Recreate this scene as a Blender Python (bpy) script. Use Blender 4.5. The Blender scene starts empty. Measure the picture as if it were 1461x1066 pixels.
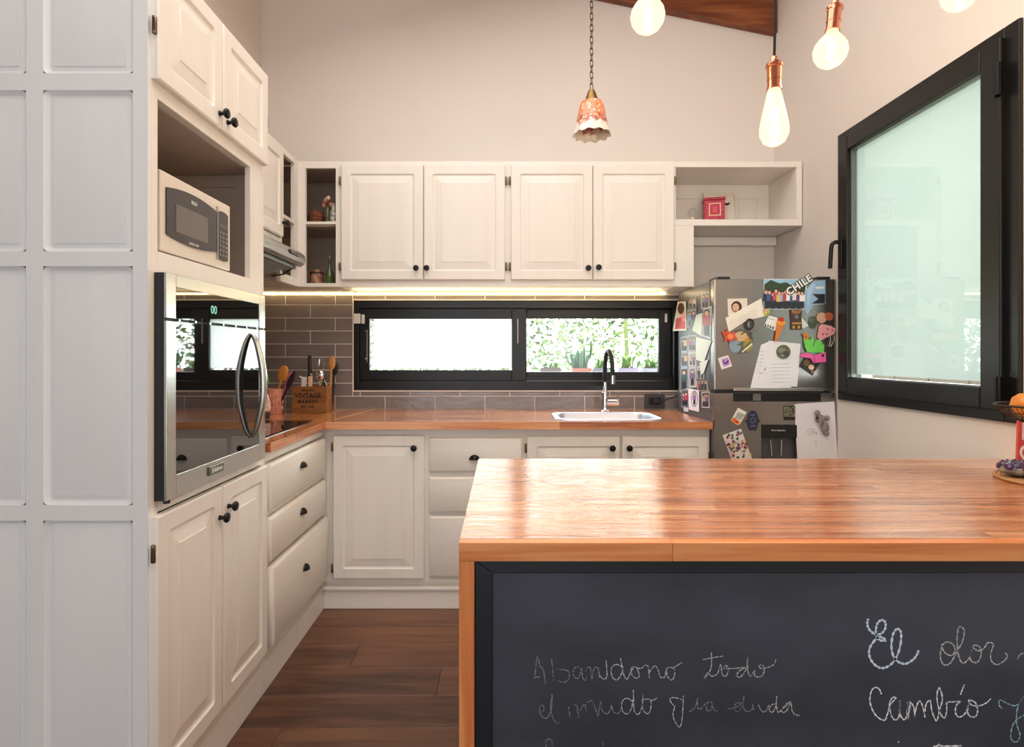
import bpy, math, random
from mathutils import Vector, Matrix
random.seed(7)
C = bpy.context.scene.collection
SC = bpy.context.scene
PI = math.pi
R = math.radians

# ------------------------------------------------------------------ camera
F = 800.0                        # focal length in pixels of the 1461x1066 frame
CX, CY, H = 718.0, 505.0, 1.22   # vanishing point and eye height
cam = bpy.data.cameras.new('camera'); co = bpy.data.objects.new('camera', cam); C.objects.link(co)
co.location = (0, 0, H); co.rotation_euler = (PI/2, 0, 0)
cam.sensor_width = 36; cam.lens = F/1461*36
cam.shift_x = (730.5-CX)/1461; cam.shift_y = -(533-CY)/1461
cam.clip_start = .05; cam.clip_end = 100
SC.camera = co
def P(px, py, Y): return ((px-CX)*Y/F, Y, H-(py-CY)*Y/F)

# ------------------------------------------------------------------ light
SC.view_settings.view_transform = 'Standard'; SC.view_settings.look = 'None'
SC.view_settings.gamma = 1; SC.view_settings.use_curve_mapping = False
SC.view_settings.exposure = 0.36
world = bpy.data.worlds.new('sky'); SC.world = world; world.use_nodes = True
bg = world.node_tree.nodes['Background']
bg.inputs[0].default_value = (.93, .97, 1, 1); bg.inputs[1].default_value = 11.0
def lamp(name, kind, loc, rot, energy, col, **kw):
    l = bpy.data.lights.new(name, kind); l.energy = energy; l.color = col
    for k, v in kw.items(): setattr(l, k, v)
    o = bpy.data.objects.new(name, l); C.objects.link(o); o.location = loc; o.rotation_euler = rot
    return o
lamp('sun', 'SUN', (0, -4, 6), (R(38), 0, R(-25)), 9.0, (1, .95, .86), angle=R(1))
lamp('behind_camera_fill', 'AREA', (-.6, -3.1, 1.5), (R(90), 0, 0), 60, (.88, .94, 1), shape='RECTANGLE', size=4.2, size_y=2.4)  # unseen area light added behind the camera to fill the room
lamp('overhead_fill', 'AREA', (.1, 1.2, 3.3), (R(0), R(-11.5), 0), 46, (1, .96, .92), shape='RECTANGLE', size=2.2, size_y=2.4)  # added soft fill from above the kitchen; the ceiling has no opening

# ------------------------------------------------------------------ materials
def srgb(r, g, b):
    f = lambda c: (c/255/12.92) if c/255 <= .04045 else ((c/255+.055)/1.055)**2.4
    return (f(r), f(g), f(b), 1)
MATS = {}
def nt(name):
    m = bpy.data.materials.new(name); m.use_nodes = True
    t = m.node_tree; b = t.nodes['Principled BSDF']
    return m, t, b
def N(t, typ, **kw):
    n = t.nodes.new(typ)
    for k, v in kw.items():
        if k.startswith('_'): n.inputs[k[1:].replace('_', ' ')].default_value = v
        else: setattr(n, k, v)
    return n
def coords(t, scale, kind='Object'):
    tc = N(t, 'ShaderNodeTexCoord'); mp = N(t, 'ShaderNodeMapping'); mp.inputs['Scale'].default_value = scale
    t.links.new(tc.outputs[kind], mp.inputs[0]); return mp
def mat(name, col, rough=.5, metal=0, var=.0, vscale=(8, 8, 8), bump=0, bscale=(30, 30, 30), spec=.5, coat=0, emit=None, es=0, alpha=None, trans=0, ior=None, vcol=None, aniso=0):
    if name in MATS: return MATS[name]
    m, t, b = nt(name)
    c = srgb(*col)
    b.inputs['Base Color'].default_value = c
    b.inputs['Roughness'].default_value = rough; b.inputs['Metallic'].default_value = metal
    b.inputs['Specular IOR Level'].default_value = spec; b.inputs['Coat Weight'].default_value = coat
    b.inputs['Coat Roughness'].default_value = .08
    b.inputs['Anisotropic'].default_value = aniso
    if trans: b.inputs['Transmission Weight'].default_value = trans
    if ior: b.inputs['IOR'].default_value = ior
    if emit: b.inputs['Emission Color'].default_value = srgb(*emit); b.inputs['Emission Strength'].default_value = es
    if var:
        n = N(t, 'ShaderNodeTexNoise', _Scale=1.0, _Detail=5.0); mp = coords(t, vscale); t.links.new(mp.outputs[0], n.inputs['Vector'])
        rp = N(t, 'ShaderNodeValToRGB')
        c2 = srgb(*vcol) if vcol else tuple(x*(1-var) for x in c[:3])+(1,)
        rp.color_ramp.elements[0].color = c2; rp.color_ramp.elements[1].color = c
        rp.color_ramp.elements[0].position = .35; rp.color_ramp.elements[1].position = .62
        t.links.new(n.outputs['Fac'], rp.inputs[0]); t.links.new(rp.outputs[0], b.inputs['Base Color'])
    if bump:
        n = N(t, 'ShaderNodeTexNoise', _Scale=1.0, _Detail=3.0); mp = coords(t, bscale); t.links.new(mp.outputs[0], n.inputs['Vector'])
        bp = N(t, 'ShaderNodeBump', _Strength=bump, _Distance=.01); t.links.new(n.outputs['Fac'], bp.inputs['Height']); t.links.new(bp.outputs[0], b.inputs['Normal'])
    MATS[name] = m; return m
def wood(name, cols, rough=.25, gscale=(2, 40, 40), rnd=.5, bump=.05, spec=.5, patch=None, coat=0, micro=0):
    """grain along the stretched axis; each object gets its own tone"""
    m, t, b = nt(name)
    mp = coords(t, gscale); oi = N(t, 'ShaderNodeObjectInfo')
    ad = N(t, 'ShaderNodeVectorMath', operation='ADD'); t.links.new(mp.outputs[0], ad.inputs[0])
    sc = N(t, 'ShaderNodeVectorMath', operation='SCALE'); cb = N(t, 'ShaderNodeCombineXYZ')
    for i in range(3): t.links.new(oi.outputs['Random'], cb.inputs[i])
    t.links.new(cb.outputs[0], sc.inputs[0]); sc.inputs['Scale'].default_value = 60
    t.links.new(sc.outputs[0], ad.inputs[1])
    n = N(t, 'ShaderNodeTexNoise', _Scale=1.0, _Detail=6.0, _Roughness=.6, _Distortion=.4); t.links.new(ad.outputs[0], n.inputs['Vector'])
    rp = N(t, 'ShaderNodeValToRGB'); el = rp.color_ramp.elements
    el[0].position = .3; el[1].position = .72
    el[0].color = srgb(*cols[0]); el[1].color = srgb(*cols[-1])
    for i, c in enumerate(cols[1:-1]):
        e = el.new(.3+.42*(i+1)/(len(cols)-1)); e.color = srgb(*c)
    # shift by per-object random (or by blocks)
    mth = N(t, 'ShaderNodeMath', operation='MULTIPLY_ADD'); mth.inputs[1].default_value = rnd; mth.inputs[2].default_value = -rnd/2
    if patch:
        br = N(t, 'ShaderNodeTexBrick', _Scale=1.0); br.offset = .37
        br.inputs['Brick Width'].default_value = patch[0]; br.inputs['Row Height'].default_value = patch[1]
        br.inputs['Mortar Size'].default_value = 0.0
        br.inputs['Color1'].default_value = (0, 0, 0, 1); br.inputs['Color2'].default_value = (1, 1, 1, 1)
        mp2 = coords(t, (1, 1, 1)); mp2.inputs['Rotation'].default_value = patch[2]
        t.links.new(mp2.outputs[0], br.inputs['Vector']); t.links.new(br.outputs['Color'], mth.inputs[0])
    else: t.links.new(oi.outputs['Random'], mth.inputs[0])
    a2 = N(t, 'ShaderNodeMath', operation='ADD'); t.links.new(n.outputs['Fac'], a2.inputs[0]); t.links.new(mth.outputs[0], a2.inputs[1])
    t.links.new(a2.outputs[0], rp.inputs[0]); t.links.new(rp.outputs[0], b.inputs['Base Color'])
    b.inputs['Roughness'].default_value = rough; b.inputs['Specular IOR Level'].default_value = spec
    b.inputs['Coat Weight'].default_value = coat; b.inputs['Coat Roughness'].default_value = .07; b.inputs['Coat IOR'].default_value = 1.75
    bp = N(t, 'ShaderNodeBump', _Strength=bump, _Distance=.01); t.links.new(n.outputs['Fac'], bp.inputs['Height']); t.links.new(bp.outputs[0], b.inputs['Normal'])
    if micro:      # fine sanding lines along the grain
        m3 = coords(t, micro[:3]); n3 = N(t, 'ShaderNodeTexNoise', _Scale=1.0, _Detail=1.0); t.links.new(m3.outputs[0], n3.inputs['Vector'])
        b3 = N(t, 'ShaderNodeBump', _Strength=1.0, _Distance=micro[3]); t.links.new(n3.outputs['Fac'], b3.inputs['Height']); t.links.new(bp.outputs[0], b3.inputs['Normal'])
        t.links.new(b3.outputs[0], b.inputs['Normal']); t.links.new(b3.outputs[0], b.inputs['Coat Normal'])
    MATS[name] = m; return m

WHITE = mat('white_wall_plaster', (228, 220, 212), .85, var=.05, vscale=(.8, .8, .8), bump=.12, bscale=(9, 9, 9))
PAINT = mat('cream_painted_wood', (233, 227, 219), .4, var=.03, vscale=(14, 14, 1.2), bump=.08, bscale=(60, 60, 5))
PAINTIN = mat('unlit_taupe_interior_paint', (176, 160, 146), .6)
PAINTH = mat('cream_painted_wood_horizontal', (233, 227, 219), .4, var=.03, vscale=(1.2, 14, 14), bump=.08, bscale=(5, 60, 60))
BLACKM = mat('black_window_aluminium', (17, 17, 17), .34, .0, spec=.4)
BLACK = mat('black_knob_metal', (18, 17, 17), .3, .5)
RUBBER = mat('black_plastic', (14, 14, 14), .5)
STEEL = mat('brushed_stainless_steel', (196, 196, 190), .27, 1, bump=.02, bscale=(3, 200, 200))
FRIDGE = mat('grey_fridge_steel', (150, 146, 142), .27, .9, bump=.02, bscale=(200, 200, 3))
FRSIDE = mat('grey_fridge_side', (92, 92, 98), .35, .3)
CHROME = mat('chrome', (225, 225, 225), .08, 1)
SINKM = mat('sink_steel', (196, 200, 214), .42, 1)
DGLASS = mat('black_oven_glass', (10, 10, 12), .02, 0, spec=1, ior=1.9)
HOB = mat('black_hob_glass', (6, 6, 7), .03, 0, spec=.8)
HINGE = mat('brass_hinge', (120, 105, 80), .35, 1)
COPPER = mat('copper', (214, 140, 112), .22, 1)
CORD = mat('black_fabric_cord', (25, 18, 16), .9)
BRASS = mat('aged_brass', (140, 110, 60), .4, .8, var=.4, vscale=(60, 60, 60))
GROUT = mat('light_grout', (228, 220, 212), .8)
TILE = mat('taupe_glazed_tile', (132, 121, 117), .09, 0, var=.12, vscale=(3, 3, 3), bump=.5, bscale=(14, 14, 26), spec=.6)
STAVE = wood('island_wood_stave', [(176, 100, 54), (206, 128, 78), (220, 146, 94), (234, 172, 124)], .22, (2.2, 45, 45), .32, .16, .7, coat=1, micro=(4, 420, 420, .0007))
EDGEW = wood('island_edge_wood', [(176, 92, 44), (206, 122, 66), (226, 150, 92)], .35, (2, 60, 60), .3, .05)
POSTW = wood('island_post_wood', [(186, 100, 48), (214, 130, 70), (228, 156, 98)], .4, (45, 45, 2.5), .3, .05)
CTOP = wood('counter_wood', [(160, 88, 54), (200, 124, 76), (218, 146, 94), (230, 168, 120)], .2, (2.2, 45, 45), .4, .12, .6, patch=(.42, .042, (0, 0, 0)), coat=.7)
CTOPY = wood('counter_wood_left', [(160, 90, 52), (200, 124, 74), (218, 144, 90), (228, 164, 112)], .2, (45, 2.2, 45), .4, .12, .6, patch=(.42, .042, (0, 0, PI/2)), coat=.7)
PLANK = wood('floor_plank_wood', [(70, 44, 32), (98, 64, 46), (114, 76, 54), (130, 90, 66)], .38, (1.6, 16, 16), .22, .1)
BEAMW = wood('beam_wood', [(78, 38, 20), (122, 64, 34), (160, 96, 54)], .5, (2, 16, 16), .1, .3)
CRATEW = wood('crate_wood', [(104, 62, 28), (142, 90, 42), (168, 112, 58)], .55, (3, 30, 30), .2, .1)
SLATE = mat('chalkboard_slate', (64, 69, 81), .55, 0, var=.26, vscale=(2.2, 3, 4.5), bump=.04, bscale=(80, 80, 80), vcol=(45, 49, 58))
SLATEF = mat('chalkboard_black_frame', (26, 29, 35), .38, 0, var=.3, vscale=(3, 3, 12))

def shader(name, fn):
    m = bpy.data.materials.new(name); m.use_nodes = True; t = m.node_tree
    for n in list(t.nodes):
        if n.type != 'OUTPUT_MATERIAL': t.nodes.remove(n)
    out = [n for n in t.nodes if n.type == 'OUTPUT_MATERIAL'][0]
    t.links.new(fn(t), out.inputs['Surface']); MATS[name] = m; return m
def clear(t, tint=(.97, .99, .98, 1), rough=0.0, k=1.45):
    tr = N(t, 'ShaderNodeBsdfTransparent'); tr.inputs[0].default_value = tint
    gl = N(t, 'ShaderNodeBsdfGlossy'); gl.inputs['Roughness'].default_value = rough
    lw = N(t, 'ShaderNodeLayerWeight'); lw.inputs[0].default_value = .5     # the same from both sides of a pane
    pw = N(t, 'ShaderNodeMath', operation='POWER'); pw.inputs[1].default_value = 5; t.links.new(lw.outputs['Facing'], pw.inputs[0])
    fr = N(t, 'ShaderNodeMath', operation='MULTIPLY_ADD'); fr.inputs[1].default_value = .96; fr.inputs[2].default_value = .04; t.links.new(pw.outputs[0], fr.inputs[0])
    mx = N(t, 'ShaderNodeMixShader'); t.links.new(fr.outputs[0], mx.inputs[0]); t.links.new(tr.outputs[0], mx.inputs[1]); t.links.new(gl.outputs[0], mx.inputs[2])
    return mx.outputs[0]
GLASS = shader('clear_window_glass', clear)
def frosted(col, dc):
    def fn(t):
        tl = N(t, 'ShaderNodeBsdfTranslucent'); tl.inputs[0].default_value = col
        df = N(t, 'ShaderNodeBsdfDiffuse'); df.inputs[0].default_value = (.75*dc, .8*dc, .77*dc, 1)
        gl = N(t, 'ShaderNodeBsdfGlossy'); gl.inputs['Roughness'].default_value = .25
        a = N(t, 'ShaderNodeMixShader'); a.inputs[0].default_value = .14; t.links.new(tl.outputs[0], a.inputs[1]); t.links.new(df.outputs[0], a.inputs[2])
        b = N(t, 'ShaderNodeMixShader'); b.inputs[0].default_value = .04; t.links.new(a.outputs[0], b.inputs[1]); t.links.new(gl.outputs[0], b.inputs[2])
        return b.outputs[0]
    return fn
FROST = shader('frosted_glass_film', frosted((.118, .132, .123, 1), .5))
FROSTW = shader('white_frosted_glass_film', frosted((.98, 1, .99, 1), 1))
def bulbglass(t):
    em = N(t, 'ShaderNodeEmission'); em.inputs[0].default_value = (1, .74, .44, 1); em.inputs[1].default_value = 1.7
    tr = N(t, 'ShaderNodeBsdfTransparent'); tr.inputs[0].default_value = (1, .95, .85, 1)
    gl = N(t, 'ShaderNodeBsdfGlossy'); gl.inputs['Roughness'].default_value = .05
    a = N(t, 'ShaderNodeMixShader'); a.inputs[0].default_value = .35; t.links.new(em.outputs[0], a.inputs[1]); t.links.new(tr.outputs[0], a.inputs[2])
    b = N(t, 'ShaderNodeMixShader'); b.inputs[0].default_value = .05; t.links.new(a.outputs[0], b.inputs[1]); t.links.new(gl.outputs[0], b.inputs[2])
    return b.outputs[0]
BULB = shader('glowing_bulb_glass', bulbglass)
FILA = mat('glowing_filament', (255, 200, 120), .5, emit=(255, 214, 150), es=26)
LEDM = mat('warm_led_diffuser', (255, 230, 180), .5, emit=(255, 226, 160), es=7)
LEDS = mat('led_chips', (255, 240, 210), .5, emit=(255, 240, 205), es=22)
def jar(t): return clear(t, (.95, .96, .94, 1), .03, 1.5)
JAR = shader('clear_jar_glass', jar)
GREENG = mat('green_bottle_glass', (74, 92, 44), .08, 0, spec=.8)
# printed colours carried by a colour attribute
def mkprint():
    m, t, b = nt('printed_paper'); a = N(t, 'ShaderNodeAttribute', attribute_name='ink')
    t.links.new(a.outputs['Color'], b.inputs['Base Color']); b.inputs['Roughness'].default_value = .4; MATS['print'] = m; return m
PRINT = mkprint()
def chalk(name, col, dens):
    def fn(t):
        n = N(t, 'ShaderNodeTexNoise', _Scale=900.0, _Detail=1.0); mp = coords(t, (1, 1, 1)); t.links.new(mp.outputs[0], n.inputs['Vector'])
        gt = N(t, 'ShaderNodeMath', operation='GREATER_THAN'); gt.inputs[1].default_value = 1-dens; t.links.new(n.outputs['Fac'], gt.inputs[0])
        df = N(t, 'ShaderNodeBsdfDiffuse'); df.inputs[0].default_value = srgb(*col); tr = N(t, 'ShaderNodeBsdfTransparent')
        mx = N(t, 'ShaderNodeMixShader'); t.links.new(gt.outputs[0], mx.inputs[0]); t.links.new(tr.outputs[0], mx.inputs[1]); t.links.new(df.outputs[0], mx.inputs[2])
        return mx.outputs[0]
    return shader(name, fn)
CHW = chalk('white_chalk', (240, 240, 244), .60)
CHB = chalk('pale_blue_chalk', (212, 230, 246), .62)
CHC = chalk('cyan_chalk', (160, 200, 215), .57)
CHF = chalk('faded_chalk', (158, 160, 158), .52)
CHM = chalk('half_faded_chalk', (206, 206, 202), .56)

# ------------------------------------------------------------------ mesh helpers
class MB:
    def __init__(s): s.v = []; s.f = []; s.c = []; s.cur = None
    def add(s, vs, fs):
        o = len(s.v); s.v += [tuple(p) for p in vs]; s.f += [tuple(i+o for i in f) for f in fs]; s.c += [s.cur]*len(fs)
    def box(s, x0, x1, y0, y1, z0, z1):
        s.add([(x, y, z) for x in (x0, x1) for y in (y0, y1) for z in (z0, z1)],
              [(0, 1, 3, 2), (4, 6, 7, 5), (0, 4, 5, 1), (2, 3, 7, 6), (0, 2, 6, 4), (1, 5, 7, 3)]); return s
    def prism(s, poly, a, b, axis='y'):
        """poly in the plane across axis"""
        n = len(poly)
        def p(u, v, w): return {'y': (u, w, v), 'z': (u, v, w), 'x': (w, u, v)}[axis]
        s.add([p(u, v, a) for u, v in poly]+[p(u, v, b) for u, v in poly],
              [tuple(range(n)), tuple(range(2*n-1, n-1, -1))]+[(i, i+n, (i+1) % n+n, (i+1) % n) for i in range(n)]); return s
    def rings(s, x0, x1, z0, z1, yf, prof, seg=1, back=True):
        """concentric rounded rectangles: prof = (inset, outward height, corner radius)"""
        L = []; 
        for it in prof:
            ins, out = it[0], it[1]; r = it[2] if len(it) > 2 else 0.0005
            a, b, c, d = x0+ins, x1-ins, z0+ins, z1-ins; pts = []
            for (cx, cz, a0) in ((b-r, c+r, -90), (b-r, d-r, 0), (a+r, d-r, 90), (a+r, c+r, 180)):
                for k in range(seg+1):
                    an = R(a0+90*k/seg); pts.append((cx+r*math.cos(an), yf-out, cz+r*math.sin(an)))
            L.append(pts)
        n = len(L[0]); vs = [p for l in L for p in l]; fs = []
        for j in range(len(L)-1):
            for i in range(n): fs.append((j*n+i, j*n+(i+1) % n, (j+1)*n+(i+1) % n, (j+1)*n+i))
        fs.append(tuple((len(L)-1)*n+i for i in range(n)))
        if back: fs.append(tuple(reversed(range(n))))
        s.add(vs, fs); return s
    def lathe(s, prof, c=(0, 0, 0), axis='z', n=20, sx=1, sy=1):
        vs = []; fs = []
        for r, h in prof:
            for i in range(n):
                a = 2*PI*i/n; u, v = r*math.cos(a)*sx, r*math.sin(a)*sy
                q = {'z': (u, v, h), 'y': (u, -h, v), 'x': (h, u, v)}[axis]
                vs.append((c[0]+q[0], c[1]+q[1], c[2]+q[2]))
        m = len(prof)
        for j in range(m-1):
            for i in range(n): fs.append((j*n+i, j*n+(i+1) % n, (j+1)*n+(i+1) % n, (j+1)*n+i))
        if prof[0][0] > 1e-4: fs.append(tuple(reversed(range(n))))
        if prof[-1][0] > 1e-4: fs.append(tuple((m-1)*n+i for i in range(n)))
        s.add(vs, fs); return s
    def tube(s, pts, r, n=8, closed=False):
        pts = [Vector(p) for p in pts]; m = len(pts); vs = []; fs = []; up = None
        rr = r if isinstance(r, (list, tuple)) else [r]*m
        for i, p in enumerate(pts):
            if closed: d = pts[(i+1) % m]-pts[i-1]
            else: d = pts[min(i+1, m-1)]-pts[max(i-1, 0)]
            d.normalize()
            if up is None: up = Vector((0, 0, 1)) if abs(d.z) < .9 else Vector((1, 0, 0))
            a = d.cross(up).normalized(); b = a.cross(d).normalized(); up = b
            for k in range(n):
                t = 2*PI*k/n; vs.append(p+rr[i]*(a*math.cos(t)+b*math.sin(t)))
        mm = m if closed else m-1
        for j in range(mm):
            for k in range(n): fs.append((j*n+k, j*n+(k+1) % n, ((j+1) % m)*n+(k+1) % n, ((j+1) % m)*n+k))
        if not closed: fs += [tuple(reversed(range(n))), tuple((m-1)*n+k for k in range(n))]
        s.add(vs, fs); return s
    def ball(s, c, r, n=12, m=8):
        rx, ry, rz = r if isinstance(r, tuple) else (r, r, r)
        return s.lathe([(max(1e-5, math.sin(PI*j/m)), -math.cos(PI*j/m)) for j in range(m+1)], (0, 0, 0), 'z', n)._fix(c, rx, ry, rz, n*(m+1))
    def _fix(s, c, rx, ry, rz, k):
        for i in range(len(s.v)-k, len(s.v)):
            x, y, z = s.v[i]; s.v[i] = (c[0]+x*rx, c[1]+y*ry, c[2]+z*rz)
        return s
    def mesh(s, name, m, smooth=False, angle=40):
        me = bpy.data.meshes.new(name); me.from_pydata(s.v, [], s.f); me.update()
        me.materials.append(m)
        import bmesh
        b = bmesh.new(); b.from_mesh(me)
        if not any(c is not None for c in s.c): bmesh.ops.recalc_face_normals(b, faces=b.faces)
        b.to_mesh(me); b.free()
        if smooth:
            me.polygons.foreach_set('use_smooth', [True]*len(me.polygons)); me.set_sharp_from_angle(angle=R(angle))
        if any(c is not None for c in s.c):
            at = me.color_attributes.new('ink', 'FLOAT_COLOR', 'CORNER')
            for p in me.polygons:
                for li in p.loop_indices: at.data[li].color = s.c[p.index] or (1, 1, 1, 1)
        return me
    def build(s, name, m, parent=None, smooth=False, bevel=0, loc=None, rot=None, label=None, angle=40, kind=None):
        o = bpy.data.objects.new(name, s.mesh(name, m, smooth, angle)); C.objects.link(o)
        if parent: o.parent = parent
        if loc: o.location = loc
        if rot: o.rotation_euler = rot
        if bevel:
            bv = o.modifiers.new('bevel', 'BEVEL'); bv.width = bevel; bv.segments = 2; bv.limit_method = 'ANGLE'
        if label: o['label'] = label
        if kind: o['kind'] = kind
        return o
def tag(o, label, cat, group=None):
    o['label'] = label; o['category'] = cat
    if group: o['group'] = group
    return o
def thing(name, label, cat, loc=(0, 0, 0), rz=0, group=None):
    o = bpy.data.objects.new(name, None); C.objects.link(o); o.location = loc; o.rotation_euler = (0, 0, rz)
    o.empty_display_size = .05
    return tag(o, label, cat, group)
def struct(o): o['kind'] = 'structure'; return o
def copy_tree(o, parent=None, loc=None):
    c = o.copy(); C.objects.link(c); c.parent = parent
    if loc: c.location = loc
    for ch in list(o.children): copy_tree(ch, c)
    return c
def text_mb(txt, size, depth=.0006, align='CENTER', spacing=1.0, bold=0):
    cu = bpy.data.curves.new('t', 'FONT'); cu.body = txt; cu.size = size; cu.extrude = depth; cu.align_x = align; cu.align_y = 'CENTER'; cu.space_character = spacing
    cu.resolution_u = 3; cu.offset = bold
    o = bpy.data.objects.new('t', cu); C.objects.link(o); bpy.context.view_layer.update()
    me = bpy.data.meshes.new_from_object(o.evaluated_get(bpy.context.evaluated_depsgraph_get()))
    b = MB(); b.add([(v.co.x, v.co.z*-1, v.co.y) for v in me.vertices], [tuple(p.vertices) for p in me.polygons])   # upright, facing -y
    bpy.data.objects.remove(o); bpy.data.meshes.remove(me); return b
def cat(pts, k=5, closed=False):
    out = []; n = len(pts)
    for i in range(n-1):
        p0, p1, p2, p3 = pts[max(i-1, 0)], pts[i], pts[i+1], pts[min(i+2, n-1)]
        for j in range(k):
            t = j/k
            out.append(tuple(.5*((2*b)+(-a+c)*t+(2*a-5*b+4*c-d)*t*t+(-a+3*b-3*c+d)*t**3) for a, b, c, d in zip(p0, p1, p2, p3)))
    out.append(tuple(pts[-1])); return out

# ------------------------------------------------------------------ room
YB, XR, XL = 3.25, 1.568, -1.40
ZC = .90                                   # worktop height
W1 = (-.865, 1.0156, 1.009, 1.529)         # back window opening x0,x1,z0,z1
W2 = (1.69, 2.610, 1.008, 2.235)            # right window y0,y1,z0,z1
def ceil_z(x): return 3.10+.2045*(1.548-x)+.22
b = MB()
x0, x1, z0, z1 = W1
zt = 5.0
for X0, X1, Z0, Z1 in ((XL-.15, x0, -.1, zt), (x1, XR+.15, -.1, zt), (x0, x1, -.1, z0), (x0, x1, z1, zt)):
    b.box(X0, X1, YB, YB+.15, Z0, Z1)
wall_back = struct(b.build('wall_back', WHITE))
b = MB(); y0, y1, z0, z1 = W2
for Y0, Y1, Z0, Z1 in ((-3.2, y0, -.1, zt), (y1, YB, -.1, zt), (y0, y1, -.1, z0), (y0, y1, z1, zt)):
    b.box(XR, XR+.15, Y0, Y1, Z0, Z1)
wall_right = struct(b.build('wall_right', WHITE))
wall_left = struct(MB().box(XL-.15, XL, 1.40, YB, -.1, zt).build('wall_left', WHITE))
b = MB(); b.prism([(-3.9, ceil_z(-3.9)), (XR+.3, ceil_z(XR+.3)), (XR+.3, ceil_z(XR+.3)+.12), (-3.9, ceil_z(-3.9)+.12)], -3.4, YB+.5)
struct(MB().box(-3.75, XR+.15, -3.35, -3.2, -.1, zt).build('wall_front', WHITE))
struct(MB().box(-3.75, -3.6, -3.2, 1.6, -.1, zt).build('wall_far_left', WHITE))
struct(MB().box(-3.6, XL-.0, 1.45, 1.6, -.1, zt).build('wall_middle', WHITE))
ceiling = struct(b.build('ceiling', mat('ceiling_board_wood', (196, 150, 110), .6, var=.3, vscale=(2, 20, 20))))
floor = struct(MB().box(-3.6, XR, -3.2, YB, -.1, -.012).build('floor', mat('floor_base', (60, 40, 32), .6)))
# planks
y = 2.70+.0; row = 0; k = 0
while y > .4:
    x = -.86-1.2*((row*37+4) % 10)/10
    while x < XR:
        a, bb = max(x, -.90), min(x+1.22, XR)
        if bb-a > .02:
            MB().rings(a+.0006, bb-.0006, 0, .1735, 0, [(0, 0), (0, .011), (.0012, .012)]).build('plank', PLANK, floor, loc=(0, y-.174, -.012), rot=(-PI/2, 0, 0))
        x += 1.22
    y -= .174; row += 1
# backsplash tiles on the back wall and on the left wall
grout = MB()
def tiles(wall, rot, u0, u1, zlo, zhi, holes, joint0, base):
    row = 0; z = zlo; rh = .0755; L = .2885
    while z < zhi-.01:
        za, zb = z, min(z+rh, zhi)
        x = joint0+(L/2 if row % 2 else 0)
        while x > u0: x -= L
        while x < u1:
            a, bb = max(x, u0), min(x+L, u1)
            rects = [(a, bb, za, zb)]
            for (h0, h1, g0, g1) in holes:
                new = []
                for (p, q, r_, s_) in rects:
                    if q <= h0 or p >= h1 or s_ <= g0 or r_ >= g1: new.append((p, q, r_, s_)); continue
                    if p < h0: new.append((p, h0, r_, s_))
                    if q > h1: new.append((h1, q, r_, s_))
                    m0, m1 = max(p, h0), min(q, h1)
                    if r_ < g0: new.append((m0, m1, r_, g0))
                    if s_ > g1: new.append((m0, m1, g1, s_))
                rects = new
            for (p, q, r_, s_) in rects:
                if q-p > .012 and s_-r_ > .008:
                    cx, cz = (p+q)/2, (r_+s_)/2
                    t = random.uniform(-.004, .004), random.uniform(-.006, .006)
                    o = MB().rings(p-cx+.0021, q-cx-.0021, r_-cz+.0021, s_-cz-.0021, 0, [(0, 0), (0, .0048), (.0012, .006)]).build('tile', TILE, wall)
                    o.location = base(cx, cz); o.rotation_euler = (t[0], 0, rot+t[1])
            x += L
        z += rh; row += 1
tiles(wall_back, 0, XL, 1.06, ZC, 1.56, [(W1[0]-.006, W1[1]+.006, W1[2]-.006, W1[3]+.006)], (550-CX)*YB/F, lambda u, z: (u, YB-.002, z))
MB().box(XL, W1[0]-.004, YB-.006, YB, ZC, 1.572).box(W1[1]+.004, 1.06, YB-.006, YB, ZC, 1.572).box(W1[0]-.004, W1[1]+.004, YB-.006, YB, ZC, W1[2]-.004).box(W1[0]-.004, W1[1]+.004, YB-.006, YB, W1[3]+.004, 1.572).build('grout', GROUT, wall_back)
tiles(wall_left, PI/2, 2.02, YB-.01, ZC, 1.56, [], 2.3, lambda u, z: (XL+.002, u, z))
MB().box(XL, XL+.004, 2.02, YB, ZC, 1.572).build('grout', GROUT, wall_left)
# white edging round the window
t1 = struct(MB().box(W1[0]-.006, W1[0], YB-.012, YB+.0, W1[2]-.006, W1[3]+.006).box(W1[1], W1[1]+.006, YB-.012, YB, W1[2]-.006, W1[3]+.006)
    .box(W1[0], W1[1], YB-.012, YB, W1[2]-.006, W1[2]).box(W1[0], W1[1], YB-.012, YB, W1[3], W1[3]+.006).build('trim_1', GROUT))

# ------------------------------------------------------------------ back window
win = bpy.data.objects.new('window_1', None); C.objects.link(win); win.location = (0, YB, 0); struct(win)
def frame(mb, x0, x1, z0, z1, t, y0, y1):
    tl, tr, tb, tt = t
    mb.box(x0, x0+tl, y0, y1, z0, z1).box(x1-tr, x1, y0, y1, z0, z1).box(x0+tl, x1-tr, y0, y1, z0, z0+tb).box(x0+tl, x1-tr, y0, y1, z1-tt, z1)
def wx(px): return (px-CX)*YB/F
def wz(py): return H-(py-CY)*YB/F
m = MB(); frame(m, W1[0], W1[1], W1[2], W1[3], (.03, .03, .055, .045), -.008, .10); m.build('window_frame', BLACKM, win, bevel=.003)
m = MB(); m.box(W1[0]+.03, W1[1]-.03, .012, .016, W1[2]+.055, W1[2]+.075).box(W1[0]+.03, W1[1]-.03, -.006, -.002, W1[2]+.028, W1[2]+.033).build('track', BLACKM, win)
s1 = (W1[0]+.0301, wx(751), W1[2]+.0555, W1[3]-.0455); g1 = (wx(527), wx(730), wz(528), wz(455))
s2 = (wx(738), W1[1]-.0301, W1[2]+.0555, W1[3]-.0455); g2 = (wx(752), wx(943), wz(531), wz(454))
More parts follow.
